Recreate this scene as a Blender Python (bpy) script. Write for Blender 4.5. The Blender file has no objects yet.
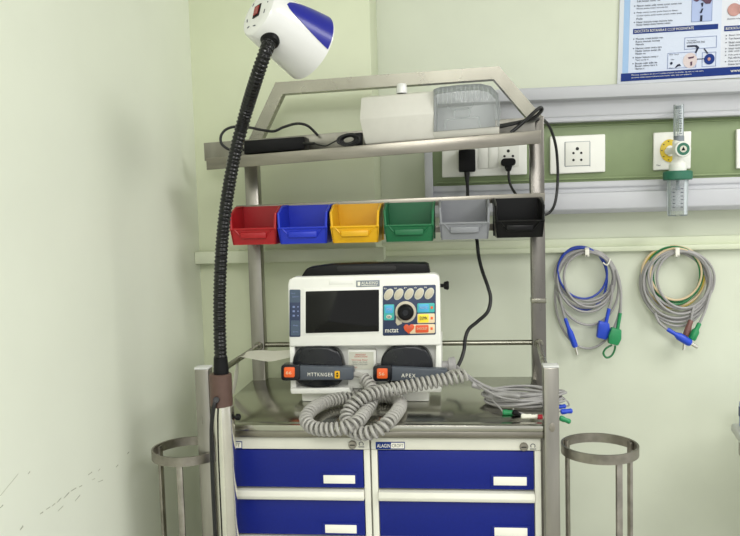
import bpy, bmesh, math, random
from mathutils import Vector as V, Matrix
random.seed(7)
PI = math.pi
scene = bpy.context.scene
COL = scene.collection

# ------------------------------------------------------------------ camera
F, PX, PY = 780.0, 370.0, 268.0
CAM = V((0, 0, 1.32))
pitch, roll, yaw = .0766, -.0282, -.111
c_, s_ = math.cos(yaw), math.sin(yaw)
FW = V((s_*math.cos(pitch), c_*math.cos(pitch), -math.sin(pitch)))
r0 = V((c_, -s_, 0)); u0 = r0.cross(FW)
RT = r0*math.cos(roll) + u0*math.sin(roll)
UP = u0*math.cos(roll) - r0*math.sin(roll)
cam_data = bpy.data.cameras.new('camera')
cam = bpy.data.objects.new('camera', cam_data); COL.objects.link(cam)
m = Matrix((RT, UP, -FW)).transposed().to_4x4(); m.translation = CAM
cam.matrix_world = m
cam_data.sensor_width = 36; cam_data.lens = 36*F/740
cam_data.clip_start = .01
scene.camera = cam

def ray(x, y): return FW + RT*((x-PX)/F) - UP*((y-PY)/F)
def P(x, y, Y):                       # point of the photo at real depth Y
    d = ray(x, y); return CAM + d*(Y/d.y)
def PZ(x, y, Z):                      # point of the photo on a level surface
    d = ray(x, y); return CAM + d*((Z-CAM.z)/d.z)

# ------------------------------------------------------------------ materials
def lin(c):
    c = c/255.0
    return c/12.92 if c <= .04045 else ((c+.055)/1.055)**2.4
def rgb(r, g, b): return (lin(r), lin(g), lin(b), 1)
def mat(name, col, rough=.5, metal=0.0, var=.04, scale=30, bump=0.0, stretch=None, spec=.5, coat=0, detail=3):
    mt = bpy.data.materials.new(name); mt.use_nodes = True
    nt = mt.node_tree; b = nt.nodes['Principled BSDF']
    b.inputs['Roughness'].default_value = rough; b.inputs['Metallic'].default_value = metal
    b.inputs['Specular IOR Level'].default_value = spec
    b.inputs['Coat Weight'].default_value = coat
    tc = nt.nodes.new('ShaderNodeTexCoord'); mp = nt.nodes.new('ShaderNodeMapping')
    nt.links.new(tc.outputs['Object'], mp.inputs['Vector'])
    if stretch: mp.inputs['Scale'].default_value = stretch
    n = nt.nodes.new('ShaderNodeTexNoise'); n.inputs['Scale'].default_value = scale
    n.inputs['Detail'].default_value = detail
    nt.links.new(mp.outputs[0], n.inputs['Vector'])
    rmp = nt.nodes.new('ShaderNodeValToRGB')
    k0, k1 = 1-var, 1+var
    rmp.color_ramp.elements[0].position = .3; rmp.color_ramp.elements[1].position = .7
    rmp.color_ramp.elements[0].color = (col[0]*k0, col[1]*k0, col[2]*k0, 1)
    rmp.color_ramp.elements[1].color = (min(1, col[0]*k1), min(1, col[1]*k1), min(1, col[2]*k1), 1)
    nt.links.new(n.outputs['Fac'], rmp.inputs[0]); nt.links.new(rmp.outputs[0], b.inputs['Base Color'])
    if bump:
        bp = nt.nodes.new('ShaderNodeBump'); bp.inputs['Strength'].default_value = bump; bp.inputs['Distance'].default_value = .002
        nt.links.new(n.outputs['Fac'], bp.inputs['Height']); nt.links.new(bp.outputs[0], b.inputs['Normal'])
    if metal > .5:
        mr = nt.nodes.new('ShaderNodeMapRange')
        mr.inputs['To Min'].default_value = rough*.75; mr.inputs['To Max'].default_value = rough*1.3
        nt.links.new(n.outputs['Fac'], mr.inputs[0]); nt.links.new(mr.outputs[0], b.inputs['Roughness'])
    return mt
def clear(name, tint, fac, rough=.08):
    mt = mat(name, tint, rough, 0, .02)
    nt = mt.node_tree; b = nt.nodes['Principled BSDF']; out = nt.nodes['Material Output']
    tr = nt.nodes.new('ShaderNodeBsdfTransparent'); tr.inputs[0].default_value = (.985, .99, .99, 1)
    mx = nt.nodes.new('ShaderNodeMixShader')
    fr = nt.nodes.new('ShaderNodeFresnel'); fr.inputs[0].default_value = 1.45
    ad = nt.nodes.new('ShaderNodeMath'); ad.operation = 'ADD'; ad.inputs[1].default_value = fac; ad.use_clamp = True
    nt.links.new(fr.outputs[0], ad.inputs[0]); nt.links.new(ad.outputs[0], mx.inputs[0])
    nt.links.new(tr.outputs[0], mx.inputs[1]); nt.links.new(b.outputs[0], mx.inputs[2]); nt.links.new(mx.outputs[0], out.inputs[0])
    return mt

M = {}
M['wall'] = mat('sage_wall_paint', rgb(210, 215, 197), .42, 0, .02, 9, .12)
M['pillar'] = mat('sage_pillar_paint', rgb(211, 217, 188), .42, 0, .02, 9, .12)
M['wall_left'] = mat('pale_wall_paint', rgb(230, 234, 219), .4, 0, .015, 7, .25)
M['floor'] = mat('grey_floor', rgb(150, 150, 140), .4, 0, .06, 4)
M['ceiling'] = mat('ceiling_white', rgb(235, 236, 230), .8, 0, .02, 8)
M['trunk'] = mat('trunking_paint', rgb(211, 217, 192), .4, 0, .02, 20)
M['steel'] = mat('brushed_steel', rgb(148, 145, 137), .3, 1, .18, 9, .02, (3, 3, .6))
M['steel_h'] = mat('satin_steel_frame', rgb(143, 141, 129), .26, 1, .18, 7, .01)
M['steel_dark'] = mat('darker_steel_post', rgb(112, 109, 104), .28, 1, .16, 9, .02, (3, 3, .6))  # brushed steel in a darker tone, for the right rear post
M['steel_x'] = mat('brushed_steel_bar', rgb(138, 134, 124), .3, 1, .16, 8, .02, (1, 6, 6))
M['steel_top'] = mat('steel_worktop', rgb(178, 177, 166), .2, 1, .05, 5, 0)
M['iron'] = mat('dark_scuffed_steel', rgb(150, 145, 136), .4, 1, .25, 35, .1)
M['chrome'] = mat('chrome_tube', rgb(225, 222, 214), .12, 1, .05, 20)
M['capwhite'] = mat('cap_grey_plastic', rgb(205, 206, 204), .4, 0, .03, 50)
M['cab'] = mat('cabinet_white', rgb(220, 219, 207), .4, 0, .015, 30)
M['blue'] = mat('drawer_blue', rgb(9, 28, 120), .42, 0, .05, 160, .04, None, .3)
M['white'] = mat('white_plastic', rgb(235, 235, 229), .35, 0, .012, 40)
M['lampwhite'] = mat('glossy_white_plastic', rgb(226, 226, 225), .18, 0, .01, 30, 0, None, .5, .4)
M['lampblue'] = mat('glossy_blue_plastic', rgb(12, 20, 138), .3, 0, .03, 30, 0, None, .4, .12)
M['cream'] = mat('cream_plastic', rgb(206, 204, 196), .45, 0, .015, 60)
M['black'] = mat('black_plastic', rgb(11, 11, 13), .42, 0, .1, 60, 0, None, .2)
M['rubber'] = mat('black_cable_rubber', rgb(15, 15, 17), .4, 0, .1, 60)
M['neck'] = mat('black_gooseneck', rgb(6, 6, 7), .16, 0, .1, 50, 0, None, .42)
M['brown'] = mat('brown_collar', rgb(92, 70, 62), .42, .2, .06, 80)
M['screen'] = mat('dark_glass_screen', rgb(11, 11, 10), .08, 0, .05, 10, 0, None, .25)
M['navy'] = mat('navy_panel', rgb(38, 52, 84), .4, 0, .04, 40)
M['slate'] = mat('slate_panel', rgb(72, 88, 108), .4, 0, .03, 40)
M['paddle'] = mat('charcoal_plastic', rgb(80, 86, 95), .42, 0, .03, 60, 0, None, .35)
M['shoe'] = mat('dark_paddle_shoe', rgb(22, 24, 29), .22, 0, .05, 40, 0, None, .35)
M['orange'] = mat('orange_button', rgb(234, 98, 34), .4, 0, .02, 40)
M['redorange'] = mat('red_orange_button', rgb(216, 84, 42), .4, 0, .02, 40)
M['yellow'] = mat('yellow_plastic', rgb(230, 176, 10), .35, 0, .02, 40)
M['yellowbtn'] = mat('yellow_button', rgb(246, 222, 60), .4, 0, .02, 40)
M['cyan'] = mat('cyan_button', rgb(74, 172, 216), .4, 0, .02, 40)
M['teal'] = mat('teal_button', rgb(66, 178, 172), .4, 0, .02, 40)
M['beige'] = mat('beige_button', rgb(228, 208, 172), .45, 0, .02, 40)
M['oval'] = mat('silver_button', rgb(196, 188, 168), .4, 0, .03, 40)
M['grey_label'] = mat('grey_label', rgb(128, 136, 144), .45, 0, .03, 40)
M['sticker'] = mat('sticker_grey', rgb(206, 206, 192), .5, 0, .015, 40)
M['redtext'] = mat('red_print', rgb(196, 96, 84), .6, 0, .02, 40)
M['greytext'] = mat('grey_print', rgb(120, 122, 118), .6, 0, .02, 40)
M['cord'] = mat('grey_coiled_cord', rgb(164, 162, 157), .5, 0, .02, 60)
M['lead'] = mat('grey_lead_wire', rgb(156, 154, 154), .42, 0, .03, 60)
M['redbin'] = mat('red_bin_plastic', rgb(166, 10, 22), .38, 0, .03, 40)
M['bluebin'] = mat('blue_bin_plastic', rgb(22, 48, 190), .38, 0, .03, 40)
M['greenbin'] = mat('green_bin_plastic', rgb(16, 104, 62), .4, 0, .03, 40)
M['greybin'] = mat('grey_bin_plastic', rgb(132, 134, 139), .42, 0, .03, 40)
M['blackbin'] = mat('black_bin_plastic', rgb(5, 5, 6), .3, 0, .05, 40, 0, None, .22)
M['panelwhite'] = mat('powder_coated_white', rgb(189, 190, 196), .4, 0, .01, 30)
M['panelgreen'] = mat('sage_green_panel', rgb(129, 145, 106), .45, 0, .03, 25)
M['plate'] = mat('switch_plate_white', rgb(238, 238, 232), .3, 0, .01, 40)
M['plateshade'] = mat('switch_module_white', rgb(226, 226, 219), .3, 0, .01, 40)
M['hole'] = mat('socket_hole_black', rgb(12, 12, 12), .6, 0, .05, 40)
M['clear'] = clear('clear_hazy_plastic', rgb(214, 219, 221), .15)
M['glass'] = clear('clear_bottle_plastic', rgb(226, 232, 234), .05, .04)
M['humgreen'] = mat('dark_green_cap', rgb(42, 106, 84), .4, 0, .03, 40)
M['cblue'] = mat('blue_connector', rgb(32, 72, 200), .38, 0, .03, 60)
M['cgreen'] = mat('green_connector', rgb(32, 138, 84), .4, 0, .03, 60)
M['cred'] = mat('red_connector', rgb(160, 26, 44), .4, 0, .03, 60)
M['cbrown'] = mat('brown_connector', rgb(122, 84, 78), .45, 0, .03, 60)
M['cbeige'] = mat('beige_lead', rgb(206, 186, 150), .45, 0, .03, 60)
M['cyellow'] = mat('yellow_lead', rgb(196, 172, 60), .45, 0, .03, 60)
M['bluewire'] = mat('blue_lead', rgb(34, 62, 160), .4, 0, .03, 60)
M['greenwire'] = mat('green_lead', rgb(28, 112, 62), .4, 0, .03, 60)
M['paper'] = mat('thermal_paper', rgb(238, 236, 224), .7, 0, .01, 40)
M['poster'] = mat('poster_paper', rgb(219, 222, 231), .35, 0, .005, 20, 0, None, .2)
M['posterpale'] = mat('poster_pale_blue_ink', rgb(208, 216, 234), .35, 0, .005, 20, 0, None, .2)
M['posterstrip'] = mat('poster_light_blue_ink', rgb(160, 190, 226), .35, 0, .01, 20, 0, None, .2)
M['posterblue'] = mat('poster_blue_ink', rgb(16, 48, 122), .35, 0, .02, 20, 0, None, .2)
M['posterlav'] = mat('poster_lavender_ink', rgb(172, 186, 224), .35, 0, .02, 20, 0, None, .2)
M['ink'] = mat('poster_dark_ink', rgb(36, 42, 64), .5, 0, .02, 20, 0, None, .2)
M['outline'] = mat('poster_outline_ink', rgb(128, 142, 182), .5, 0, .02, 20, 0, None, .2)
M['pink'] = mat('poster_pink_ink', rgb(190, 144, 138), .4, 0, .12, 60, 0, None, .2)
M['palepink'] = mat('poster_pale_pink_ink', rgb(214, 200, 200), .4, 0, .05, 60, 0, None, .2)
M['kidney'] = mat('poster_brown_ink', rgb(92, 64, 84), .4, 0, .15, 80, 0, None, .2)

# ------------------------------------------------------------------ mesh helpers
def finish(bm, angle=35):
    bmesh.ops.recalc_face_normals(bm, faces=bm.faces)
    for f in bm.faces: f.smooth = True
    for e in bm.edges:
        if len(e.link_faces) == 2:
            e.smooth = e.calc_face_angle(0) < math.radians(angle)
        else: e.smooth = False
def worldloc(o):
    p = V((0, 0, 0))
    while o: p += o.location; o = o.parent
    return p
def obj(name, bm, m, parent=None, label=None, loc=None, angle=35):
    finish(bm, angle)
    off = worldloc(parent) if parent else V((0, 0, 0))
    if loc is not None: off = V(loc)
    bmesh.ops.translate(bm, verts=bm.verts, vec=-off)
    me = bpy.data.meshes.new(name); bm.to_mesh(me); bm.free()
    o = bpy.data.objects.new(name, me); COL.objects.link(o)
    me.materials.append(M[m] if isinstance(m, str) else m)
    if parent: o.parent = parent
    elif loc is not None: o.location = off
    if label: o['label'] = label
    return o
def thing(name, label, cat, loc, group=None):
    o = bpy.data.objects.new(name, None); COL.objects.link(o)
    o.empty_display_size = .05; o.location = V(loc); o['label'] = label; o['category'] = cat
    if group: o['group'] = group
    return o
def tag(o, label, cat, group=None):
    o['label'] = label; o['category'] = cat
    if group: o['group'] = group
    return o
def struct(name, bm, m):
    o = obj(name, bm, m); o['kind'] = 'structure'; return o
def new(): return bmesh.new()
def poly_prism(bm, pts, d):           # 3-D outline pushed along vector d
    a = [bm.verts.new(p) for p in pts]; b = [bm.verts.new(V(p)+V(d)) for p in pts]
    n = len(a); fs = [bm.faces.new(a), bm.faces.new(b[::-1])]
    for i in range(n): fs.append(bm.faces.new((a[i], b[i], b[(i+1) % n], a[(i+1) % n])))
    return a+b, fs
def bev(bm, w, seg=2, verts=None):
    es = bm.edges[:] if verts is None else list({e for v in verts for e in v.link_edges})
    bmesh.ops.recalc_face_normals(bm, faces=bm.faces)
    bmesh.ops.bevel(bm, geom=es, offset=w, segments=seg, profile=.5, affect='EDGES', clamp_overlap=True)
def box(bm, x0, x1, y0, y1, z0, z1, b=0, seg=2):
    t = new()
    poly_prism(t, [(x0, y0, z0), (x1, y0, z0), (x1, y0, z1), (x0, y0, z1)], (0, y1-y0, 0))
    if b: bev(t, b, seg)
    merge(bm, t); return bm
def merge(bm, t):
    me = bpy.data.meshes.new('tmp'); t.to_mesh(me); t.free(); bm.from_mesh(me); bpy.data.meshes.remove(me)
def slab(bm, px, Y0, Y1, b=0, seg=2):  # outline of the photo at depth Y0, made solid back to Y1
    t = new(); poly_prism(t, [P(x, y, Y0) for x, y in px], (0, Y1-Y0, 0))
    if b: bev(t, b, seg)
    merge(bm, t); return bm
def rect(x0, y0, x1, y1, k=0.0):       # k: slope of horizontals
    return [(x0, y1), (x1, y1+k*(x1-x0)), (x1, y0+k*(x1-x0)), (x0, y0)]
def rrect(x0, y0, x1, y1, r, k=0.0, n=4):
    pts = []
    for (cx, cy, a0) in ((x1-r, y1-r, 0), (x0+r, y1-r, 90), (x0+r, y0+r, 180), (x1-r, y0+r, 270)):
        for i in range(n+1):
            a = math.radians(a0+90*i/n); x = cx+r*math.cos(a); pts.append((x, cy+r*math.sin(a)+k*(x-x0)))
    return pts
def oval(cx, cy, rx, ry, rot=0, n=28, a0=0, a1=360):
    out = []
    for i in range(n):
        a = math.radians(a0+(a1-a0)*i/n); x, y = rx*math.cos(a), ry*math.sin(a)
        out.append((cx+x*math.cos(rot)-y*math.sin(rot), cy+x*math.sin(rot)+y*math.cos(rot)))
    return out
def catmull(pts, n=8, closed=False):
    pts = [V(p) for p in pts]; out = []
    N = len(pts); rng = N if closed else N-1
    for i in range(rng):
        if closed: a, b, c, d = pts[i-1], pts[i], pts[(i+1) % N], pts[(i+2) % N]
        else: a, b, c, d = pts[max(i-1, 0)], pts[i], pts[i+1], pts[min(i+2, N-1)]
        for j in range(n):
            t = j/n
            out.append(.5*((2*b)+(c-a)*t+(2*a-5*b+4*c-d)*t*t+(3*b-a-3*c+d)*t**3))
    if not closed: out.append(pts[-1])
    return out
def frames(pts):
    N = len(pts); T = []
    for i in range(N):
        t = pts[min(i+1, N-1)]-pts[max(i-1, 0)]
        T.append(t.normalized() if t.length > 1e-9 else (T[-1] if T else V((0, 0, 1))))
    n = T[0].orthogonal().normalized(); out = []
    for t in T:
        n = n - t*n.dot(t)
        n = n.normalized() if n.length > 1e-6 else t.orthogonal().normalized()
        out.append((t, n, t.cross(n)))
    return out
def tube(bm, pts, r, sides=8, closed=False, cap=True):
    pts = [V(p) for p in pts]; fr = frames(pts)
    if closed:
        # close smoothly: frames at a loop
        T = [(pts[(i+1) % len(pts)]-pts[i-1]).normalized() for i in range(len(pts))]
        n = T[0].orthogonal().normalized(); fr = []
        for t in T:
            n = (n-t*n.dot(t)).normalized(); fr.append((t, n, t.cross(n)))
    rings = []
    for i, p in enumerate(pts):
        rr = r(i/(len(pts)-1)) if callable(r) else r
        t, n, b = fr[i]
        rings.append([bm.verts.new(p+(n*math.cos(2*PI*k/sides)+b*math.sin(2*PI*k/sides))*rr) for k in range(sides)])
    m_ = len(rings)
    if closed:
        last, first = rings[-1], rings[0]
        best = min(range(sides), key=lambda s: sum((last[k].co-first[(k+s) % sides].co).length for k in range(sides)))
    for i in range(m_ if closed else m_-1):
        a = rings[i]; b2 = rings[(i+1) % m_]
        sh = best if closed and i == m_-1 else 0
        for k in range(sides):
            bm.faces.new((a[k], a[(k+1) % sides], b2[(k+1+sh) % sides], b2[(k+sh) % sides]))
    if cap and not closed:
        bm.faces.new(rings[0][::-1]); bm.faces.new(rings[-1])
    return bm
def lathe(bm, A, B, prof, sides=32, capA=True, capB=True):   # prof: (t along A->B, radius)
    A, B = V(A), V(B); ax = (B-A); n = ax.normalized().orthogonal().normalized(); b = ax.normalized().cross(n)
    rings = []
    for t, r in prof:
        c = A+ax*t
        rings.append([bm.verts.new(c+(n*math.cos(2*PI*k/sides)+b*math.sin(2*PI*k/sides))*max(r, 1e-5)) for k in range(sides)])
    for a, c in zip(rings, rings[1:]):
        for k in range(sides): bm.faces.new((a[k], a[(k+1) % sides], c[(k+1) % sides], c[k]))
    if capA: bm.faces.new(rings[0][::-1])
    if capB: bm.faces.new(rings[-1])
    return bm
def cyl(bm, A, B, r, sides=24, b=.12):
    L = (V(B)-V(A)).length; e = min(r*b, L*.3)
    return lathe(bm, A, B, [(0, r-e), (e/L, r), (1-e/L, r), (1, r-e)], sides)
def bar(bm, A, B, w, up=(0, 1, 0), d=None, b=.0015):          # square tube A->B
    A, B = V(A), V(B); t = (B-A).normalized(); u = V(up); u = (u-t*u.dot(t)).normalized(); s = t.cross(u)
    d = d or w
    tm = new(); poly_prism(tm, [A+s*(-w/2)+u*(-d/2), A+s*(w/2)+u*(-d/2), A+s*(w/2)+u*(d/2), A+s*(-w/2)+u*(d/2)], B-A)
    if b: bev(tm, b, 2)
    merge(bm, tm); return bm
def ptube(bm, px, Y, r, n=8, sides=8, closed=False):          # px: (x, y[, Y])
    pts = [P(q[0], q[1], q[2] if len(q) > 2 else Y) for q in px]
    return tube(bm, catmull(pts, n, closed), r, sides, closed)
def helix(bm, path, R, r, pitch, seg=12, sides=6):
    pts = catmull(path, 16); L = [0]
    for a, b in zip(pts, pts[1:]): L.append(L[-1]+(b-a).length)
    fr = frames(pts); N = int(L[-1]/pitch*seg); out = []; j = 0
    for i in range(N+1):
        s = L[-1]*i/N
        while j < len(L)-2 and L[j+1] < s: j += 1
        f = (s-L[j])/max(L[j+1]-L[j], 1e-9); p = pts[j].lerp(pts[j+1], f)
        n = fr[j][1].lerp(fr[j+1][1], f).normalized(); b = fr[j][2].lerp(fr[j+1][2], f).normalized()
        a = 2*PI*i/seg; out.append(p+(n*math.cos(a)+b*math.sin(a))*R)
    return tube(bm, out, r, sides)
def text(bm, s, x0, y0, x1, y1, Y, k=0.0, th=.0004, sp=1.0):           # lettering filling a rectangle of the photo
    cu = bpy.data.curves.new('t', 'FONT'); cu.body = s; cu.resolution_u = 2; cu.space_character = sp
    o = bpy.data.objects.new('t', cu); COL.objects.link(o)
    dg = bpy.context.evaluated_depsgraph_get(); dg.update()
    me = bpy.data.meshes.new_from_object(o.evaluated_get(dg))
    bpy.data.objects.remove(o); bpy.data.curves.remove(cu)
    if not me.vertices: return bm
    xs = [v.co.x for v in me.vertices]; ys = [v.co.y for v in me.vertices]
    ax, bx, ay, by = min(xs), max(xs), min(ys), max(ys)
    t = new(); t.from_mesh(me); bpy.data.meshes.remove(me)
    for v in t.verts:
        u = (v.co.x-ax)/(bx-ax or 1); w = (v.co.y-ay)/(by-ay or 1)
        x = x0+(x1-x0)*u
        v.co = P(x, y1+(y0-y1)*w+k*(x-x0), Y)
    r = bmesh.ops.extrude_face_region(t, geom=t.faces[:])
    bmesh.ops.translate(t, verts=[g for g in r['geom'] if isinstance(g, bmesh.types.BMVert)], vec=(0, -th, 0))
    merge(bm, t); return bm

# ------------------------------------------------------------------ setting
YW = 2.20          # main back wall
YP = 2.02          # face of the shallow pillar on the left
XL = (P(188.7, 0, YP).x+P(199, 245, YP).x)/2
ZC = .894          # worktop
pe = P(374.5, 180, YP).x
b = new(); box(b, pe-.02, 3.2, YW, YW+.1, 0, 2.8); struct('wall_back', b, 'wall')
b = new(); box(b, XL-.1, pe, YP, YW-.0003, 0, 2.8, .004, 2); struct('wall_pillar', b, 'pillar')
b = new(); box(b, XL-.1, XL, -2.2, YP+.02, 0, 2.8); struct('wall_left', b, 'wall_left')
b = new(); box(b, XL-.1, 3.2, -2.2, YW+.1, -.1, 0); struct('floor', b, 'floor')
b = new(); box(b, XL-.1, 3.2, -2.2, YW+.1, 2.8, 2.9); struct('ceiling', b, 'ceiling')
# scuffs and hairline scratches on the left wall
def on_left(x, y): d = ray(x, y); return CAM+d*((XL+.0002)/d.x)
b = new()
for (xa_, ya_, xb_, yb2_, w_) in ((20, 530, 23, 526, 1.6), (40, 514, 43, 512, 1), (46, 509.5, 50, 507, .8), (52, 506, 55, 503.5, .9), (57, 502.5, 61, 498, 1.0), (64, 498, 69, 492.5, 1.1), (71, 491, 76, 488, .9), (58, 511, 63, 506, .8), (75, 501, 80, 495, .8), (79, 487, 82, 485.5, .8), (88, 475, 92, 472, .8), (92, 480, 95, 478.5, .5), (98, 482, 103, 480, .6), (98, 471, 100, 469, .6), (116, 467, 118, 465, 1.1), (127, 454, 129, 452, 1), (28, 474, 30, 471.5, .9), (0, 496, 18, 474, .35), (0, 508, 3, 505, .8)):
    p, q = on_left(xa_, ya_), on_left(xb_, yb2_); n = (q-p).normalized().cross(V((1, 0, 0)))*(w_*.0011)
    poly_prism(b, [p-n*.6, q-n, q+n, p+n*.6], (.0003, 0, 0))
sc_ = obj('scuff_mark', b, mat('grey_scuff', rgb(176, 178, 160), .7, 0, .15, 200), None); sc_['kind'] = 'structure'
# cable trunking along the pillar and, set back, along the main wall
zt0, zt1 = P(300, 262, 1.975).z, P(300, 249.5, 1.975).z
b = new(); box(b, XL+.0005, P(384, 252, 1.975).x, 1.975, YP+.002, zt0, zt1, .003); struct('trim_1', b, 'trunk')
z0, z1 = P(600, 252, YW-.03).z, P(600, 238.5, YW-.03).z
b = new(); box(b, pe-.01, 3.0, YW-.014, YW+.002, z0+.012, z1, .003); box(b, pe-.01, 3.0, YW-.024, YW+.002, z0, z0+.014, .002); struct('trim_2', b, 'trunk')

# ------------------------------------------------------------------ trolley
XF0, XF1 = -.525, .189
YF, YR = 1.49, 1.90        # front faces of the front and rear posts
PW = .0285
tr = thing('equipment_trolley', 'stainless steel equipment trolley with worktop, guard rails and arched top frame', 'trolley', ((XF0+XF1)/2, 1.7, 0))
for x in (XF0, XF1-PW):
    b = new(); box(b, x, x+PW, YF, YF+PW, 0, 1.008, .002); po = obj('front_post', b, 'steel', tr)
    b = new(); box(b, x-.0006, x+PW+.0006, YF-.0006, YF+PW+.0006, 1.008, 1.012, .001); obj('post_cap', b, 'capwhite', po, 'pale grey plastic post cap')
# rear posts follow the photo's lean slightly through their own real positions
rl = (P(244, 167, YR)+P(249.6, 300, YR))*.5; rr = P(531, 230, YR)
RW = P(545, 300, YR).x-P(531, 300, YR).x
zl = P(256, 139, YR).z; zr = P(536, 116, YR).z
for x, zt in ((rl.x, zl), (rr.x, zr)):
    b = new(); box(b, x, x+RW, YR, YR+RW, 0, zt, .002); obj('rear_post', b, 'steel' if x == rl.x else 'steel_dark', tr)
b = new(); slab(b, oval(552.3, 427.6, 3, 4.6, .1, 18), YF-.0012, YF+.001, .0003); obj('weld_spot', b, 'iron', tr, 'dark oval weld spot')
cz = P(537, 301, YR).z
b = new(); box(b, rr.x-.0012, rr.x+RW+.0012, YR-.0015, YR+RW+.0015, cz-.0055, cz+.0055, .001); obj('post_clip', b, 'steel_h', tr)
# worktop: folded steel sheet with a deep front edge
xa, xb = XF0+PW, XF1-PW
ze = P(400, 437.6, 1.5).z
b = new(); box(b, XF0+.004, XF1-.004, YF+PW, YR+RW-.002, ZC-.012, ZC, .002)
box(b, xa+.0005, xb-.0005, 1.4955, YF+PW+.004, ZC-.012, ZC, .0016, 2); obj('worktop', b, 'steel_top', tr, 'polished steel worktop')
b = new(); box(b, xa, xb, 1.497, 1.527, ze, ZC-.0125, .0015); obj('front_rail', b, 'steel_x', tr)
b = new(); box(b, XF0+.002, XF0+.03, YF+PW, YR, ze, ZC-.0125, .0015); obj('side_rail', b, 'steel', tr)
b = new(); box(b, XF1-.03, XF1-.002, YF+PW, YR, ze, ZC-.0125, .0015); obj('side_rail', b, 'steel', tr)
b = new(); box(b, XF0+.004, XF1-.004, 1.5, 1.93, .1, .125, .002); obj('bottom_shelf', b, 'steel', tr)
# guard rails
zg = P(400, 343.5, YR+.015).z
b = new(); tube(b, [(rl.x+.01, YR+.015, zg), (rr.x+.01, YR+.015, zg)], .0065, 14); obj('guard_rail', b, 'steel_h', tr)
for xr, xf in ((rl.x+RW*.6, XF0+PW*.6), (rr.x+RW*.45, XF1-PW*.6)):
    b = new(); tube(b, [(xr, YR+.004, zg), (xf, YF+PW-.002, zg)], .0065, 14)
    cyl(b, (xr, YR-.006, zg), (xr, YR+.006, zg), .011, 16); obj('guard_rail', b, 'steel_h', tr)
# arched frame above the rear posts
hp = [P(249, 152, YR), P(279, 88, YR), P(496.5, 72.5, YR), P(538, 121, YR)]
hp = [V((p.x, YR+RW*.5, p.z)) for p in hp]
def sqpath(pts, w, y0, y1):            # mitred flat-sided tube lying in one upright plane
    g = new(); o1, o2 = [], []
    for k, p in enumerate(pts):
        d0 = (p-pts[k-1]).normalized() if k else (pts[1]-p).normalized()
        d1 = (pts[k+1]-p).normalized() if k < len(pts)-1 else d0
        t = (d0+d1).normalized(); nn = V((-t.z, 0, t.x)); sc = 1/max(.3, nn.dot(V((-d1.z, 0, d1.x))))
        o1.append(V((p.x, y0, p.z))+nn*(w/2*sc)); o2.append(V((p.x, y0, p.z))-nn*(w/2*sc))
    for k in range(len(pts)-1):
        poly_prism(g, [o1[k], o1[k+1], o2[k+1], o2[k]], (0, y1-y0, 0))
    bmesh.ops.remove_doubles(g, verts=g.verts, dist=1e-5)
    return g
obj('top_frame', sqpath(hp, .029, YR+.001, YR+RW-.001), 'steel_h', tr)
# upper shelf: front lip, pan and a taller back upstand
YL, YB = 1.755, 1.888
lip = [(206, 158.3), (541, 130.2), (541, 143.4), (206.6, 170)]
sh = new(); slab(sh, lip, YL, YL+.004, .001)
pan = [P(206, 158.6, YL), P(541, 130.5, YL), P(541, 133, YL), P(206, 161, YL)]
poly_prism(sh, [p+V((0, .0045, 0)) for p in pan], (0, YB+.003-YL, 0)); us = obj('upper_shelf', sh, 'steel_x', tr)
b = new(); slab(b, [(203.6, 143), (535, 116.8), (535, 134), (204.5, 161)], YB, YB+.008, .001)
obj('shelf_upstand', b, 'steel', tr)
# rail the bins hang from
b = new(); slab(b, [(236, 205.6), (545, 192.6), (545, 201), (236, 214)], 1.886, 1.8985, .001)
slab(b, [(236, 232), (545, 222), (545, 229), (236, 239)], 1.89, 1.8985, .001); obj('bin_rail', b, 'steel_x', tr)

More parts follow.
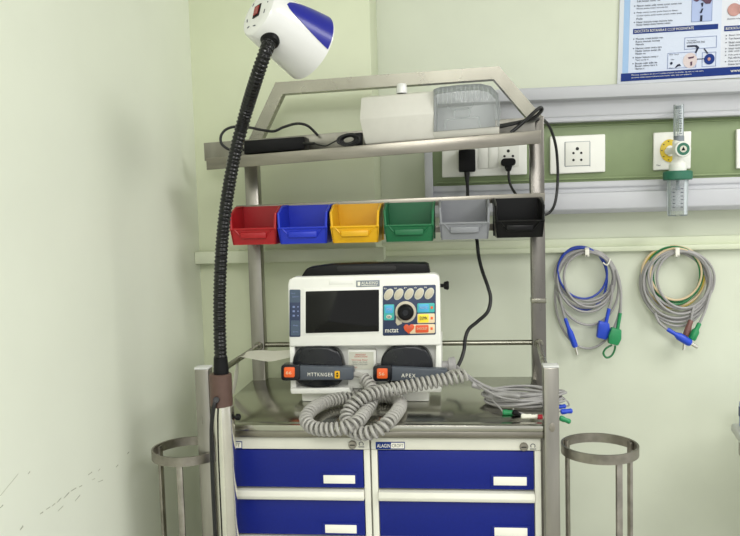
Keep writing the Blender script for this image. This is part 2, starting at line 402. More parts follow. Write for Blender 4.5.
# ------------------------------------------------------------------ drawer cabinets
def cabinet(x0, x1, label, lock, badge_px, kf):
    Yc = 1.512
    t = thing('drawer_cabinet', label, 'cabinet', ((x0+x1)/2, 1.7, .127), 'drawer cabinets under the worktop')
    ztop = ze-.004
    b = new(); box(b, x0, x1, Yc+.012, 1.88, .127, ztop, .002); body = obj('body', b, 'cab', t)
    b = new(); box(b, x0+.001, x1-.001, Yc-.001, Yc+.0125, zrow(0)+.002, ztop, .0015); obj('top_fascia', b, 'cab', t)
    for xx in ((x0+.001, x0+.013), (x1-.013, x1-.001)):
        b = new(); box(b, xx[0], xx[1], Yc-.001, Yc+.0125, .13, zrow(0)+.0015, .001); obj('front_stile', b, 'cab', t)
    for i in range(7):
        zt, zb = zrow(i), zrow(i+1)
        hh = .0 if i == 0 else .021
        b = new(); box(b, x0+.0145, x1-.0145, Yc, Yc+.0122, zb+.003, zt-hh, .0012)
        d = obj('drawer', b, 'blue', t)
        if i:
            b = new()
            poly_prism(b, [(x0+.0138, Yc+.004, zt-.0205), (x0+.0138, Yc-.011, zt-.0195), (x0+.0138, Yc-.013, zt-.012), (x0+.0138, Yc-.009, zt-.002), (x0+.0138, Yc+.004, zt)], (x1-x0-.0276, 0, 0))
            bev(b, .0015, 2); obj('pull_strip', b, 'cab', d, 'cream moulded pull strip')
        # label holder
        cx = x0+(x1-x0)*kf; zc = zb+.021+(.0 if i == 0 else -.004)
        b = new(); box(b, cx-.037, cx+.037, Yc-.002, Yc+.002, zc-.0125, zc+.0125, .001); lh = obj('label_holder', b, 'blue', d)
        b = new(); box(b, cx-.032, cx+.032, Yc-.0032, Yc-.0008, zc-.0085, zc+.0085, .0006); obj('label_card', b, 'paper', lh, 'blank white label card')
    lp = P(lock[0], lock[1], Yc)
    b = new(); cyl(b, (lp.x, Yc-.006, lp.z), (lp.x, Yc+.002, lp.z), .0082, 24); lk = obj('lock', b, 'iron', t)
    b = new(); box(b, lp.x-.005, lp.x+.005, Yc-.0068, Yc-.0055, lp.z-.001, lp.z+.001); obj('keyhole', b, 'hole', lk)
    b = new()
    a = [(lp.x+.0175+.0042*math.cos(math.radians(q)), Yc-.0012, lp.z+.001+.0042*math.sin(math.radians(q))) for q in range(-40, 221, 20)]
    tube(b, a, .0007, 6); box(b, lp.x+.012, lp.x+.0235, Yc-.0018, Yc-.0008, lp.z-.0055, lp.z-.0043); obj('lock_symbol', b, 'ink', t)
    x, y, w = badge_px
    b = new(); slab(b, rect(x, y, x+w, y+7.3), Yc-.0022, Yc-.0005, .0003); bd = obj('badge', b, 'posterblue', t, 'blue and white maker badge')
    b = new(); slab(b, rect(x+w*.53, y+.8, x+w-.6, y+6.4), Yc-.0027, Yc-.002); obj('badge_field', b, 'paper', bd)
    b = new(); text(b, 'ALAGIN', x+1.3, y+1.9, x+w*.5, y+5.6, Yc-.0024); obj('badge_lettering', b, 'paper', bd)
    b = new(); text(b, 'CROFT', x+w*.56, y+1.9, x+w*.95, y+5.4, Yc-.0029); obj('badge_lettering', b, 'greytext', bd)
    return t
_z = [P(450, 451, 1.512).z, P(450, 490.5, 1.512).z]
pitchz = .0985
def zrow(i): return _z[0] if i == 0 else _z[1]-.0+.0-(i-1)*pitchz
xs = P(371, 470, 1.512).x
cabinet(xa+.004, xs-.0006, 'blue and cream drawer cabinet on the left, behind the lamp pole', (352.6, 444.3), (203, 441.5, 39), .797)
cabinet(xs+.0006, xb-.004, 'blue and cream drawer cabinet on the right with its whole maker badge showing', (523.7, 446.3), (375.7, 442, 29), .818)

# ------------------------------------------------------------------ storage bins
BW, BD = .112, .115
def bin_(pxl, pxr, yb, m, label):
    Yb = 1.772
    a = P(pxl, yb, Yb); c = P(pxr, yb, Yb); w = c.x-a.x; cx = (a.x+c.x)/2; zb = (a.z+c.z)/2
    t = thing('storage_bin', label, 'storage bin', (cx, Yb+BD/2, zb), 'storage bins on the trolley rail')
    H, HF, lipz, th = .0885, .0705, .0365, .003
    yb2 = Yb+BD
    b = new(); x0, x1 = cx-w/2, cx+w/2
    ins = .005                               # walls taper in toward the floor
    for s, xo in ((1, x0), (-1, x1)):
        pr = [(Yb+.006, 0), (Yb-.002, lipz), (Yb+.001, HF), (Yb+.05, H-.002), (yb2, H), (yb2, 0)]
        t2 = new(); poly_prism(t2, [(xo+s*ins*(1-z/H), y, zb+z) for y, z in pr], (s*th, 0, 0)); merge(b, t2)
        rim = [V((xo+s*th*.6+s*ins*(1-z/H), y, zb+z)) for y, z in ((Yb-.002, lipz), (Yb+.001, HF), (Yb+.05, H-.002), (yb2, H))]
        tube(b, rim, .0031, 8)
    box(b, x0+ins, x1-ins, Yb+.006, yb2, zb, zb+th)                    # floor
    box(b, x0+.001, x1-.001, yb2-th, yb2, zb+.001, zb+H+.001)          # back
    poly_prism(b, [(x0+ins, Yb+.006, zb), (x1-ins, Yb+.006, zb), (x1-.001, Yb-.002, zb+lipz), (x0+.001, Yb-.002, zb+lipz)], (0, th, 0))
    tube(b, [(x0+.001, Yb-.001, zb+lipz), (x1-.001, Yb-.001, zb+lipz)], .003, 8)
    obj('bin_shell', b, m, t)
    # raised label frame on the front lip
    b = new()
    fp = [(x0+.012, lipz-.001), (x0+.028, .016), (x1-.028, .016), (x1-.012, lipz-.001)]
    tube(b, [V((x, Yb+.006-.008*z/lipz-.001, zb+z)) for x, z in fp], .0018, 6)
    box(b, x0+.026, x1-.026, Yb-.004, Yb+.004, zb+.015, zb+.028, .001)
    obj('label_frame', b, m, t)
    b = new(); box(b, cx-.02, cx+.02, yb2-.001, yb2+.0035, zb+H-.02, zb+H-.002, .001); obj('hanging_hook', b, m, t)
    return t
for pxl, pxr, yb, m_, l in (
    (230.4, 277.6, 244.8, 'redbin', 'red open-front storage bin nearest the black gooseneck'),
    (278, 328.4, 243.8, 'bluebin', 'blue open-front storage bin between the red and yellow bins'),
    (330.5, 380.0, 242.8, 'yellow', 'yellow open-front storage bin'),
    (384.0, 434.8, 241.6, 'greenbin', 'green open-front storage bin'),
    (439.2, 490.5, 239.4, 'greybin', 'grey open-front storage bin between the green and black bins'),
    (495.0, 545.2, 237.6, 'blackbin', 'black open-front storage bin at the right end of the rail')):
    bin_(pxl, pxr, yb, m_, l)

# ------------------------------------------------------------------ examination lamp
YLp = 1.455
pb = P(222.5, 406, YLp)
lamp = thing('examination_lamp', 'white and blue examination lamp on a long black gooseneck', 'lamp', (pb.x, YLp, 0))
b = new(); cyl(b, (pb.x+.002, YLp, .03), (pb.x+.002, YLp, pb.z+.002), .0205, 32, .05); obj('pole', b, 'chrome', lamp, 'chrome lamp pole')
ct = P(221, 373.5, YLp).z
b = new(); cyl(b, (pb.x-.0015, YLp, pb.z), (pb.x-.0015, YLp, ct), .0218, 32, .08); col_ = obj('collar', b, 'brown', lamp, 'brown metal collar')
b = new(); cyl(b, (pb.x, YLp, 0), (pb.x, YLp, .03), .02, 24); lathe(b, (pb.x, YLp, 0), (pb.x, YLp, .03), [(0, .045), (.5, .045), (1, .03)], 32); obj('foot', b, 'black', lamp)
kn = P(236, 417, YLp)
b = new(); cyl(b, (pb.x+.015, YLp, kn.z), (kn.x+.003, YLp, kn.z), .0035, 14); lathe(b, (kn.x-.002, YLp, kn.z), (kn.x+.009, YLp, kn.z), [(0, .004), (.3, .0065), (.8, .0065), (1, .004)], 16); obj('clamp_knob', b, 'black', lamp)
# head: flared shade pointing away to the right and down
HA = P(259, 13, 1.40); HB = P(311, 48, 1.483); ax = HB-HA; HL = ax.length
def hr(t): return .0455+(.0655-.0455)*(t**.9)
b = new()
prof = [(-.035, .001), (-.035, .03), (-.028, .038), (-.012, .0435)]+[(t, hr(t)) for t in (.02, .1, .2, .35, .5, .65, .8, .93)]+[(1, .0652), (1.0, .061), (.9, .058), (.5, .045), (.45, .001)]
lathe(b, HA, HB, prof, 56, True, True); head = obj('lamp_head', b, 'lampwhite', lamp)
n_ = ax.normalized()
def headY(px, py):
    Y = 1.25
    while Y < 1.7:
        p = P(px, py, Y)-HA; t = p.dot(ax)/ax.dot(ax)
        if -.02 < t < 1.02 and (p-ax*t).length < hr(max(t, 0)): return Y
        Y += .0005
    return 1.42

# frame on the axis: e1 points up in the picture, e2 toward the viewer
e1 = (UP-n_*UP.dot(n_)).normalized(); e2 = n_.cross(e1)
if e2.dot(-FW) < 0: e2 = -e2
def hs(t, ph, off): return HA+ax*t+(e1*math.cos(ph)+e2*math.sin(ph))*(hr(t)+off)
def patch(t0, t1, ph0, half, off, nu=22, nv=18, th=.0015):
    g = new(); rows = []
    for i in range(nu+1):
        u = i/nu; t = t0+(t1-t0)*u; hw = half*math.sqrt(max(1e-4, 1-(1-min(1, u*1.02))**2))*(.62+.38*u)
        rows.append([hs(t, ph0+hw*(2*j/nv-1), off) for j in range(nv+1)])
    vt = [[g.verts.new(p) for p in r] for r in rows]
    for i in range(nu):
        for j in range(nv): g.faces.new((vt[i][j], vt[i][j+1], vt[i+1][j+1], vt[i+1][j]))
    bmesh.ops.remove_doubles(g, verts=g.verts, dist=1e-5)
    r = bmesh.ops.extrude_face_region(g, geom=g.faces[:])
    vs = [q for q in r['geom'] if isinstance(q, bmesh.types.BMVert)]
    for v in vs:
        c = HA+n_*((v.co-HA).dot(n_)); v.co = v.co-(v.co-c).normalized()*th
    return g
obj('side_panel', patch(.19, .975, 1.17, .70, .0012), 'lampblue', head, 'glossy blue teardrop panel')
def cap_pt(u, v, off=.0): return HA-ax*(.035)+(-n_)*off+e1*v+e2*u
def capbox(u0, u1, v0, v1, o0, o1, rot=0):
    g = new(); cu, cv = (u0+u1)/2, (v0+v1)/2
    q = []
    for u, v in ((u0, v0), (u1, v0), (u1, v1), (u0, v1)):
        du, dv = u-cu, v-cv
        q.append(cap_pt(cu+du*math.cos(rot)-dv*math.sin(rot), cv+du*math.sin(rot)+dv*math.cos(rot), o0))
    poly_prism(g, q, -n_*(o1-o0)); return g
obj('switch_bezel', capbox(-.009, .009, -.012, .014, -.001, .0015, .15), 'black', head)
obj('rocker_switch', capbox(-.006, .006, -.008, .010, 0, .0035, .15), mat('red_rocker', rgb(150, 62, 60), .25), head, 'translucent red rocker switch')
g = new()
for (u, v, w, h, a) in ((-.026, -.012, .002, .007, .5), (-.014, -.028, .006, .0016, .3), (.006, -.030, .008, .0016, -.1), (.026, -.006, .0016, .008, .1), (.021, .020, .002, .003, 0), (.028, .012, .002, .002, 0), (-.022, .02, .0016, .006, -.4)):
    merge(g, capbox(u-w/2, u+w/2, v-h/2, v+h/2, -.0005, .0006, a))
obj('cap_marking', g, 'ink', head)
YH = headY(270, 41)
neck = [(221.2, 376, YLp), (220.4, 352, YLp), (219.6, 320, YLp), (219.8, 290, YLp), (221.2, 255, YLp), (224, 222, YLp-.002), (229, 186, YLp-.006), (236, 150, YLp-.012), (246, 112, YLp-.02), (256.5, 78, YLp+(YH-YLp)*.8-.012), (264, 56, YH-.013), (268.6, 44.4, YH-.004), (272, 35, YH+.02)]
npt = catmull([P(x, y, Y) for x, y, Y in neck], 60)
L = sum((q-p).length for p, q in zip(npt, npt[1:])); acc = [0]
for p, q in zip(npt, npt[1:]): acc.append(acc[-1]+(q-p).length)
def ribr(f):
    i = min(int(round(f*(len(npt)-1))), len(npt)-1); s = acc[i]
    return .0119+.0008*(1 if math.sin(2*PI*s/.0074) > 0 else -1)*min(1, abs(math.sin(2*PI*s/.0074))*2.2)
b = new(); tube(b, npt, ribr, 18); obj('gooseneck', b, 'neck', lamp, angle=50)
b = new(); A_, B_ = P(221.2, 374, YLp), P(220.5, 357, YLp); lathe(b, A_, B_, [(0, .0148), (.35, .0148), (.45, .0142), (1, .0132)], 24); obj('gooseneck_socket', b, 'black', lamp)
g1 = P(269.8, 41, YH+.001); dn = (P(264, 56, YH-.013)-P(271.5, 36.5, YH+.014)).normalized()
b = new(); lathe(b, g1-dn*.02, g1+dn*.006, [(0, .0178), (.7, .0178), (.88, .0168), (1, .0128)], 28); obj('neck_grommet', b, 'black', head)
b = new(); ptube(b, [(216, 401, YLp-.022), (214.6, 404, YLp-.026), (213, 412, YLp-.0275), (211.5, 430, YLp-.026), (212, 460, YLp-.024), (213.5, 500, YLp-.024), (215.5, 545, YLp-.024), (217, 640, YLp-.024), (219, 800, YLp-.024)], YLp, .004, 10, 10)
cyl(b, P(216.2, 400, YLp-.028), P(216.2, 400, YLp-.012), .0062, 16); obj('power_cable', b, 'rubber', lamp)

# ------------------------------------------------------------------ defibrillator
YD = 1.655; KD = -.024
dbase = PZ(365, 398, ZC)
df = thing('defibrillator', 'white monitor defibrillator with dark screen standing on the steel worktop', 'defibrillator', (P(365, 340, YD).x, 1.74, ZC))
YE = 1.835
b = new(); slab(b, [(287.6, 285), (289, 279.5), (294, 277.2), (434, 273.6), (438.6, 276), (439.8, 282), (441, 345.5), (289.2, 347)], YD, YD+.04, .004, 3)
slab(b, [(293, 290), (298, 283), (430, 280), (435, 284), (437, 345), (293, 346)], YD+.03, YE, .004, 3); body = obj('housing', b, 'white', df)
b = new(); slab(b, [(290, 344), (441, 343), (441.3, 392.5), (291.5, 393)], YD+.032, YE-.002, .003)
slab(b, [(289.4, 344), (294.5, 344), (296.5, 391), (290.6, 392)], YD+.004, YE-.004, .002)
slab(b, [(436, 344), (441, 344), (441.6, 390.5), (434.5, 390.5)], YD+.004, YE-.004, .002)
obj('paddle_bay', b, 'white', df)
b = new(); slab(b, [(290, 388.5), (349, 387.5), (352, 392.8), (344, 394), (291, 394)], YD-.004, YE-.02, .0025)
slab(b, [(378, 387.2), (441.5, 386), (441.8, 389.5), (437, 392), (378, 392.5)], YD-.004, YE-.02, .0025); obj('bottom_ledge', b, 'white', df)
xl, xr = P(302, 397, YD+.03).x, P(429, 397, YD+.03).x
b = new(); box(b, xl, xr, YD+.028, YE-.02, ZC+.0003, P(365, 391, YD+.03).z, .003); obj('base', b, 'white', df)
# carrying handle
b = new(); slab(b, [(298.8, 280), (306, 269), (308.4, 267.6), (330, 264.6), (365, 263.2), (400, 262.9), (425, 263.2), (428, 264.6), (430.5, 277)], YD+.02, YD+.07, .003, 3); hd = obj('carrying_handle', b, 'black', df, 'black carrying handle')
b = new(); slab(b, rrect(337, 266, 396, 271.6, 2.6, -.01), YD+.0185, YD+.024, .0008); obj('hand_slot', b, 'hole', hd)
# screen
b = new(); slab(b, rrect(303.3, 288.8, 381, 334.6, 2, KD), YD-.0018, YD+.003, .001); bz = obj('screen_bezel', b, 'white', df)
b = new(); slab(b, rrect(305.6, 291.4, 379, 333.3, .8, KD), YD-.0026, YD+.002, .0004); obj('screen', b, 'screen', bz, 'dark blank screen')
b = new(); slab(b, rrect(329, 279, 353, 284.6, 1, KD), YD-.0008, YD+.002, .0006); obj('housing_panel', b, 'white', df)
b = new(); slab(b, rect(356.2, 280.6, 379.6, 287, KD), YD-.001, YD+.002, .0003); bg = obj('name_badge', b, 'grey_label', df, 'grey name badge')
b = new(); slab(b, rect(357.6, 281.8, 360.2, 285.8, KD), YD-.0014, YD); text(b, 'ALA-KING', 361.3, 281.6, 377.6, 284.6, YD-.0012, KD); slab(b, rect(361.3, 285.3, 377, 285.8, KD), YD-.0014, YD); obj('badge_lettering', b, 'paper', bg)
# left status strip
b = new(); slab(b, rrect(289.4, 289.6, 300.4, 337, 1.2), YD-.001, YD+.002, .0004); ss = obj('status_strip', b, 'navy', df, 'dark blue status strip')
b = new(); slab(b, rrect(289.6, 289.8, 300.2, 302.5, 1), YD-.0014, YD); obj('strip_field', b, 'slate', ss); b = new(); slab(b, rrect(290.8, 320.5, 299.8, 335.5, .8), YD-.0014, YD); obj('strip_field', b, 'slate', ss)
b = new()
text(b, 'Temp', 290.6, 292.6, 294.8, 294.2, YD-.0018); text(b, 'BATTY', 292.6, 296, 298.8, 297.6, YD-.0018)
for yy in (306, 310.4, 314.8):
    slab(b, rect(292.6, yy, 294.8, yy+1.8), YD-.0018, YD); slab(b, rect(297.4, yy+.2, 298.5, yy+1.5), YD-.0018, YD)
text(b, 'Mode', 293.2, 324.6, 297.8, 326.2, YD-.0018); text(b, 'Service', 293, 331, 298.2, 332.3, YD-.0018); obj('strip_lettering', b, 'outline', ss)
# control panel
b = new(); slab(b, rrect(382.8, 286, 435.8, 335.9, 1.4, KD), YD-.001, YD+.002, .0004); cp = obj('control_panel', b, 'navy', df, 'navy control panel')
YQ = YD-.0025
for cx in (388.6, 398.7, 409, 419.2, 429.3):
    cy = 294+KD*(cx-409)
    b = new(); slab(b, oval(cx, cy, 4.1, 6.3, .55), YD-.002, YD+.001, .0004); ov = obj('soft_key', b, 'sticker', cp)
    b = new(); slab(b, oval(cx, cy, 3.1, 5.2, .55), YQ-.001, YD, .0004); obj('key_face', b, 'oval', ov, 'silver oval key face')
b = new()
for cx, s in ((385.2, 'ID'), (395.4, 'NB'), (405.4, 'P'), (415.5, 'HR'), (425.6, 'PR')): text(b, s, cx-1.2, 287.2+KD*(cx-409), cx+1.4, 288.6+KD*(cx-409), YD-.0014)
obj('panel_lettering', b, 'paper', cp)
dc = P(405.7, 312, YD)
b = new(); slab(b, oval(405.7, 312, 10.6, 10.8), YD-.0022, YD+.001, .0005); slab(b, [(396.6, 315.5), (401.5, 321), (402, 323.6), (397.6, 325.6), (395.6, 322.5)], YD-.0022, YD+.001, .0003); obj('dial_ring', b, 'oval', cp, 'pale ring around the dial')
b = new(); lathe(b, (dc.x, YD, dc.z), (dc.x, YD-.014, dc.z), [(0, .0178), (.6, .0172), (.85, .0155), (1, .0125)], 36); dl = obj('dial', b, 'black', cp, 'black rotary dial')
b = new(); lathe(b, (dc.x, YD-.0135, dc.z), (dc.x, YD-.0155, dc.z), [(0, .008), (1, .0065)], 24); obj('dial_centre', b, 'shoe', dl)
def key(name, x0, y0, x1, y1, m, r=1.2, lab=None, par=None, Yk=YQ):
    b = new(); slab(b, rrect(x0, y0, x1, y1, r, KD), Yk, YD+.001, .0004); return obj(name, b, m, par or cp, lab)
key('key_surround', 383.8, 304.6, 394.2, 320.4, 'teal', 1.2, None, None, YD-.0016)
k1 = key('blue_key', 384.9, 305.6, 393.1, 313.4, 'cyan')
b = new(); slab(b, oval(389, 316.8, 2.9, 1.9), YQ, YD, .0002); obj('key_window', b, 'sticker', cp)
key('key_surround', 417.2, 303.4, 434.6, 312.8, 'teal', 1.2, None, None, YD-.0016)
k2 = key('blue_key', 418.4, 304.2, 429, 312.2, 'cyan')
key('key_surround', 417.2, 313.8, 434.8, 323.4, 'beige', 1.2, None, None, YD-.0016)
k3 = key('yellow_key', 418, 314.4, 428.8, 322.8, 'yellowbtn')
key('key_surround', 409.5, 324.6, 435, 333.8, 'beige', 1.2, None, None, YD-.0016)
k4 = key('shock_key', 415.4, 325.2, 428.6, 332.9, 'redorange')
b = new(); slab(b, [(403.5, 327), (405, 324.8), (407.3, 324.6), (409, 326), (410.8, 324.4), (413, 324.4), (414.4, 326.4), (413.8, 328.8), (408.6, 333.8), (404.6, 330.2)], YQ-.0006, YD, .0004); obj('heart_key', b, 'redorange', cp, 'orange heart-shaped key')
b = new(); text(b, 'MONI', 386.6, 308, 391.6, 310.6, YQ-.0004, KD); obj('key_lettering', b, 'posterlav', cp); b = new(); text(b, 'NOTE', 420, 306.6, 427.4, 309, YQ-.0004, KD); obj('key_lettering', b, 'posterlav', cp)
b = new(); text(b, 'EXMN', 419.8, 316.6, 427.2, 320, YQ-.0004, KD); obj('key_lettering', b, 'ink', cp); b = new(); text(b, 'OK', 387.4, 316, 390.6, 317.8, YQ-.0004, KD); obj('key_lettering', b, 'ink', cp)
b = new(); text(b, 'SHOCKST', 416.8, 327.6, 427.4, 329.8, YQ-.0004, KD); obj('key_lettering', b, 'beige', cp)
b = new(); text(b, '50', 406.6, 326.2, 411.4, 329.4, YQ-.001, KD); obj('key_lettering', b, 'redtext', cp)
b = new(); text(b, 'mctat', 385.2, 328.8, 398.4, 332.6, YD-.0014, KD); obj('panel_logo', b, 'paper', cp, 'white lower-case lettering')
b = new()
for (x, y) in ((431.8, 307.6), (431.8, 318.2), (431.6, 328.6)): slab(b, rect(x-1.1, y-1.3, x+1.1, y+1.3), YD-.002, YD)
obj('key_symbol', b, 'orange', cp)
# side knob, instruction card, connector
kp = P(443, 285.5, YD+.05)
b = new(); lathe(b, (kp.x-.006, YD+.05, kp.z), (kp.x+.013, YD+.05, kp.z), [(0, .004), (.35, .004), (.45, .008), (.85, .010), (1, .008)], 18); obj('side_knob', b, 'black', df)
b = new(); slab(b, rrect(347.8, 349.8, 376, 388, 1.2), YD+.018, YD+.034, .001); ic = obj('card_holder', b, 'white', df)
b = new(); slab(b, rect(348.9, 352.2, 373.5, 369.6, -.01), YD+.0168, YD+.02); cd = obj('instruction_card', b, 'sticker', ic, 'pale instruction card with red and grey print')
b = new(); text(b, 'IMPORTANT', 355.6, 353.9, 366, 355.4, YD+.0166); text(b, 'INSTRUCTIONS', 354.4, 355.9, 367.4, 357.4, YD+.0166); text(b, 'Warning: Read', 351.6, 359.2, 367.2, 361, YD+.0166); text(b, 'Danger', 352, 366.6, 357.6, 368, YD+.0166); obj('card_lettering', b, 'redtext', cd)
b = new(); text(b, 'Before use check', 352.6, 361.4, 367.4, 362.6, YD+.0166); text(b, 'CONTACT WITH SKIN', 351.6, 363.6, 367.4, 365, YD+.0166); obj('card_lettering', b, 'greytext', cd)
b = new(); pk = P(450.5, 364.5, YD+.06)
lathe(b, P(441, 366, YD+.06), pk+V((.012, 0, 0)), [(0, .010), (.5, .010), (.55, .0165), (.9, .0175), (1, .014)], 24); obj('lead_plug', b, 'lead', df, 'round grey lead plug')

# ------------------------------------------------------------------ paddles with coiled cords
def paddle(label, hx0, hx1, hy0, hy1, tip0, tip1, shoe, but, btxt, word, wx, path, badge=None):
    cx, cy = (hx0+hx1)/2, (hy0+hy1)/2
    Yh = YD-.02
    t = thing('defibrillator_paddle', label, 'paddle', P(cx, hy1, Yh+.02), 'paddles docked in the defibrillator')
    b = new(); slab(b, shoe, YD-.006, YD+.03, .006, 4); obj('paddle_shoe', b, 'shoe', t, 'glossy dark paddle shoe')
    b = new(); slab(b, [(hx0+17, hy0+1.2), (hx1-1, tip0), (hx1, tip0+2), (hx1, tip1-1.5), (hx1-1.5, tip1), (hx0+17, hy1-.3)], Yh, Yh+.024, .003, 3)
    hn = obj('handle', b, 'paddle', t)
    b = new(); slab(b, rrect(hx0, hy0, hx0+19, hy1, 3), Yh-.003, Yh+.024, .003, 3); ho = obj('handle_head', b, 'shoe', t)
    bx, by = but
    b = new(); slab(b, rrect(bx-5.3, by-5, bx+5.3, by+5, 1.3), Yh-.0065, Yh, .001); bu = obj('discharge_button', b, 'orange', ho, 'orange square button')
    b = new(); text(b, btxt, bx-3.4, by-1.2, bx+2.2, by+1.9, Yh-.0067); obj('button_lettering', b, 'beige', bu)
    b = new(); text(b, word, wx[0], wx[1], wx[2], wx[3], Yh-.0002, wx[4], .0004, 1.3); obj('handle_lettering', b, 'paper', hn)
    if badge:
        b = new(); slab(b, rrect(badge-2.6, 371, badge+2.6, 378.6, 1), Yh-.0008, Yh+.002, .0003); yb_ = obj('yellow_mark', b, 'yellow', hn, 'small yellow and black mark')
        b = new(); slab(b, [(badge, 372), (badge+1.5, 374.4), (badge-1.5, 374.4)], Yh-.0011, Yh); slab(b, [(badge-1.5, 375.2), (badge+1.5, 375.2), (badge, 377.6)], Yh-.0011, Yh); obj('mark_symbol', b, 'black', yb_)
    b = new(); helix(b, path['coil'], path['R'], path['r'], path['pitch']); obj('coiled_cord', b, 'cord', t, 'grey coiled cord')
    for q in path['lead']:
        b = new(); tube(b, catmull(q, 10), path['lr'], 10); obj('cord_relief', b, 'cord', t)
    return t
def on(x, y, z=.013): p = PZ(x, y, ZC+z); return p
# left paddle: short relief, coil drops to the worktop, loops out to the left and back under
c1 = [P(363.5, 378.5, YD-.015), P(369.5, 385, YD-.03), P(372.5, 395, YD-.055), P(370.5, 404, 1.565), P(364, 414, 1.525), P(357, 422, 1.478), P(345, 427.6, 1.462), P(326, 429.6, 1.464), P(312, 427, 1.476), P(306, 419.5, 1.50), P(310, 411.5, 1.53), on(321, 404, .017), on(337, 399, .017), on(352, 396.8, .017), on(368, 394.5, .017)]
shoe_l = [(291.5, 366), (293, 357), (296.5, 350.5), (303, 347.3), (318, 346.3), (329, 347.2), (337.5, 351), (341.5, 357), (343.5, 366), (343.5, 379), (339, 385), (325, 388.3), (312, 388.3), (300, 385), (294, 379)]
paddle('charcoal defibrillator paddle on the left with a yellow mark on its handle', 281, 353.5, 364.8, 380.6, 367.4, 380.2, shoe_l, (289.2, 372.4), '66', 'MTTKNGER', (307.6, 372.6, 333, 376.2, .01),
       dict(coil=c1, R=.0112, r=.0034, pitch=.0101, lead=[[P(351, 374, YD-.01), P(357, 374.6, YD-.01), P(361, 376, YD-.012), P(365, 380, YD-.018)]], lr=.0062), 337.2)
c2 = [P(465, 375.5, YD-.055), P(455, 377.5, YD-.062), P(440, 380.5, YD-.066), P(420, 384, YD-.07), P(400, 387.8, YD-.075), P(385, 390.5, YD-.085), P(371, 393.8, YD-.105), P(358.5, 400, 1.535), P(350.5, 408, 1.525), P(346.5, 416, 1.512), P(347.5, 424, 1.497), P(353, 431, 1.482), P(363, 433.6, 1.468), P(377, 430.6, 1.466), P(388.5, 421.8, 1.483), on(397, 412, .015), on(400.5, 404, .015), on(396, 398.3, .015), on(384, 396.5, .015), on(374, 397.5, .015)]
shoe_r = [(380, 366), (381.5, 357), (386, 351), (394, 347.4), (406, 345.6), (417, 346), (426, 349.6), (431, 357), (433, 366), (433, 378), (428, 383.5), (414, 386.5), (400, 386.5), (388, 383.5), (382, 378)]
paddle('charcoal defibrillator paddle on the right marked APEX, half behind the grey coiled cord', 373, 447.5, 365.6, 381.4, 369.6, 381, shoe_r, (382.2, 373.6), '56', 'APEX', (401.4, 373.6, 415.6, 377.2, .02),
       dict(coil=c2, R=.0115, r=.0035, pitch=.0106, lead=[[P(446, 375, YD-.01), P(454, 372, YD-.02), P(461, 372, YD-.04), P(465, 375.4, YD-.054)]], lr=.006))

# ------------------------------------------------------------------ lead bundle on the worktop
bc = PZ(518, 402, ZC+.01)
eb = thing('lead_bundle', 'coil of grey patient leads with coloured ends lying on the worktop', 'cable', (bc.x, bc.y, ZC))
b = new()
for i in range(11):
    rx = .074+random.uniform(-.008, .012); ry = .042+random.uniform(-.008, .008); zc = ZC+.005+.0021*i
    ox, oy = random.uniform(-.008, .010), random.uniform(-.010, .010); ph = random.random()*6; tl = random.uniform(-.004, .008)
    tube(b, catmull([(bc.x+.012+ox+rx*math.cos(a), bc.y+.03+oy+ry*math.sin(a), zc+tl*math.sin(a*2+ph)*.6+.002*math.sin(3*a+ph)) for a in [2*PI*k/14 for k in range(14)]], 5, True), .0027, 8, True)
obj('lead_coil', b, 'lead', eb)
b = new()
ptube(b, [(456, 366, YD+.06), (464, 373, YD+.03), (474, 380, YD+.01), (486, 386.5, YD-.0), (502, 391.5, YD-.01), (520, 393, YD-.02)], YD, .0036, 8)
ptube(b, [(464, 374, YD+.03), (473, 382, YD+.0), (484, 389, YD-.03), (500, 397, YD-.05), (518, 400, YD-.06)], YD, .0022, 8)
cyl(b, P(472, 384.6, YD-.01), P(481, 387.6, YD-.01), .0055, 14); obj('trunk_cable', b, 'lead', eb)
b = new(); tube(b, catmull([PZ(x, y, ZC+z) for x, y, z in ((494, 395.2, .028), (505, 394.6, .03), (514, 395.4, .03), (520, 396.5, .028))], 6), .0058, 12); obj('yoke', b, 'lead', eb)
def clipend(px, py, px2, py2, m, nm, Yc, r=.0058):
    b = new(); A, B = P(px, py, Yc), P(px2, py2, Yc)
    lathe(b, A, B, [(0, r*.6), (.08, r*.95), (.35, r), (.55, r*.82), (.9, r*.9), (1, r*.55)], 14)
    return obj(nm, b, m, eb, nm.replace('_', ' '))
clipend(502.5, 412.2, 514, 412.8, 'cgreen', 'green_lead_end', 1.575)
clipend(512.5, 411.6, 522, 415.6, 'black', 'black_lead_end', 1.567)
clipend(521, 416.8, 532, 416.4, 'paper', 'white_lead_end', 1.558)
clipend(531, 417, 538, 416, 'paper', 'white_lead_end', 1.558, .0045)
clipend(537.6, 417.4, 548, 417, 'cred', 'red_lead_end', 1.553)
clipend(560.5, 411.8, 572.5, 410.8, 'cblue', 'blue_lead_end', 1.60)
clipend(557, 407, 566, 406, 'cblue', 'blue_lead_end', 1.66, .005)
clipend(559.5, 417.6, 570.5, 422, 'cgreen', 'green_lead_end', 1.57)
b = new()
for q in ([(492, 400, 1.62), (500, 408, 1.588), (503, 412, 1.576)], [(513, 409, 1.58), (517, 412, 1.568), (524, 414, 1.565)],
          [(545, 414, 1.56), (552, 415.5, 1.56), (560, 417.6, 1.571)], [(540, 402, 1.62), (552, 407, 1.6), (561, 411.6, 1.60)],
          [(540, 394, 1.66), (558, 397, 1.66), (567, 401, 1.66), (569, 405.5, 1.66), (566, 406, 1.66)]):
    ptube(b, q, 1.6, .0018, 8, 6)
obj('lead_wire', b, 'lead', eb)

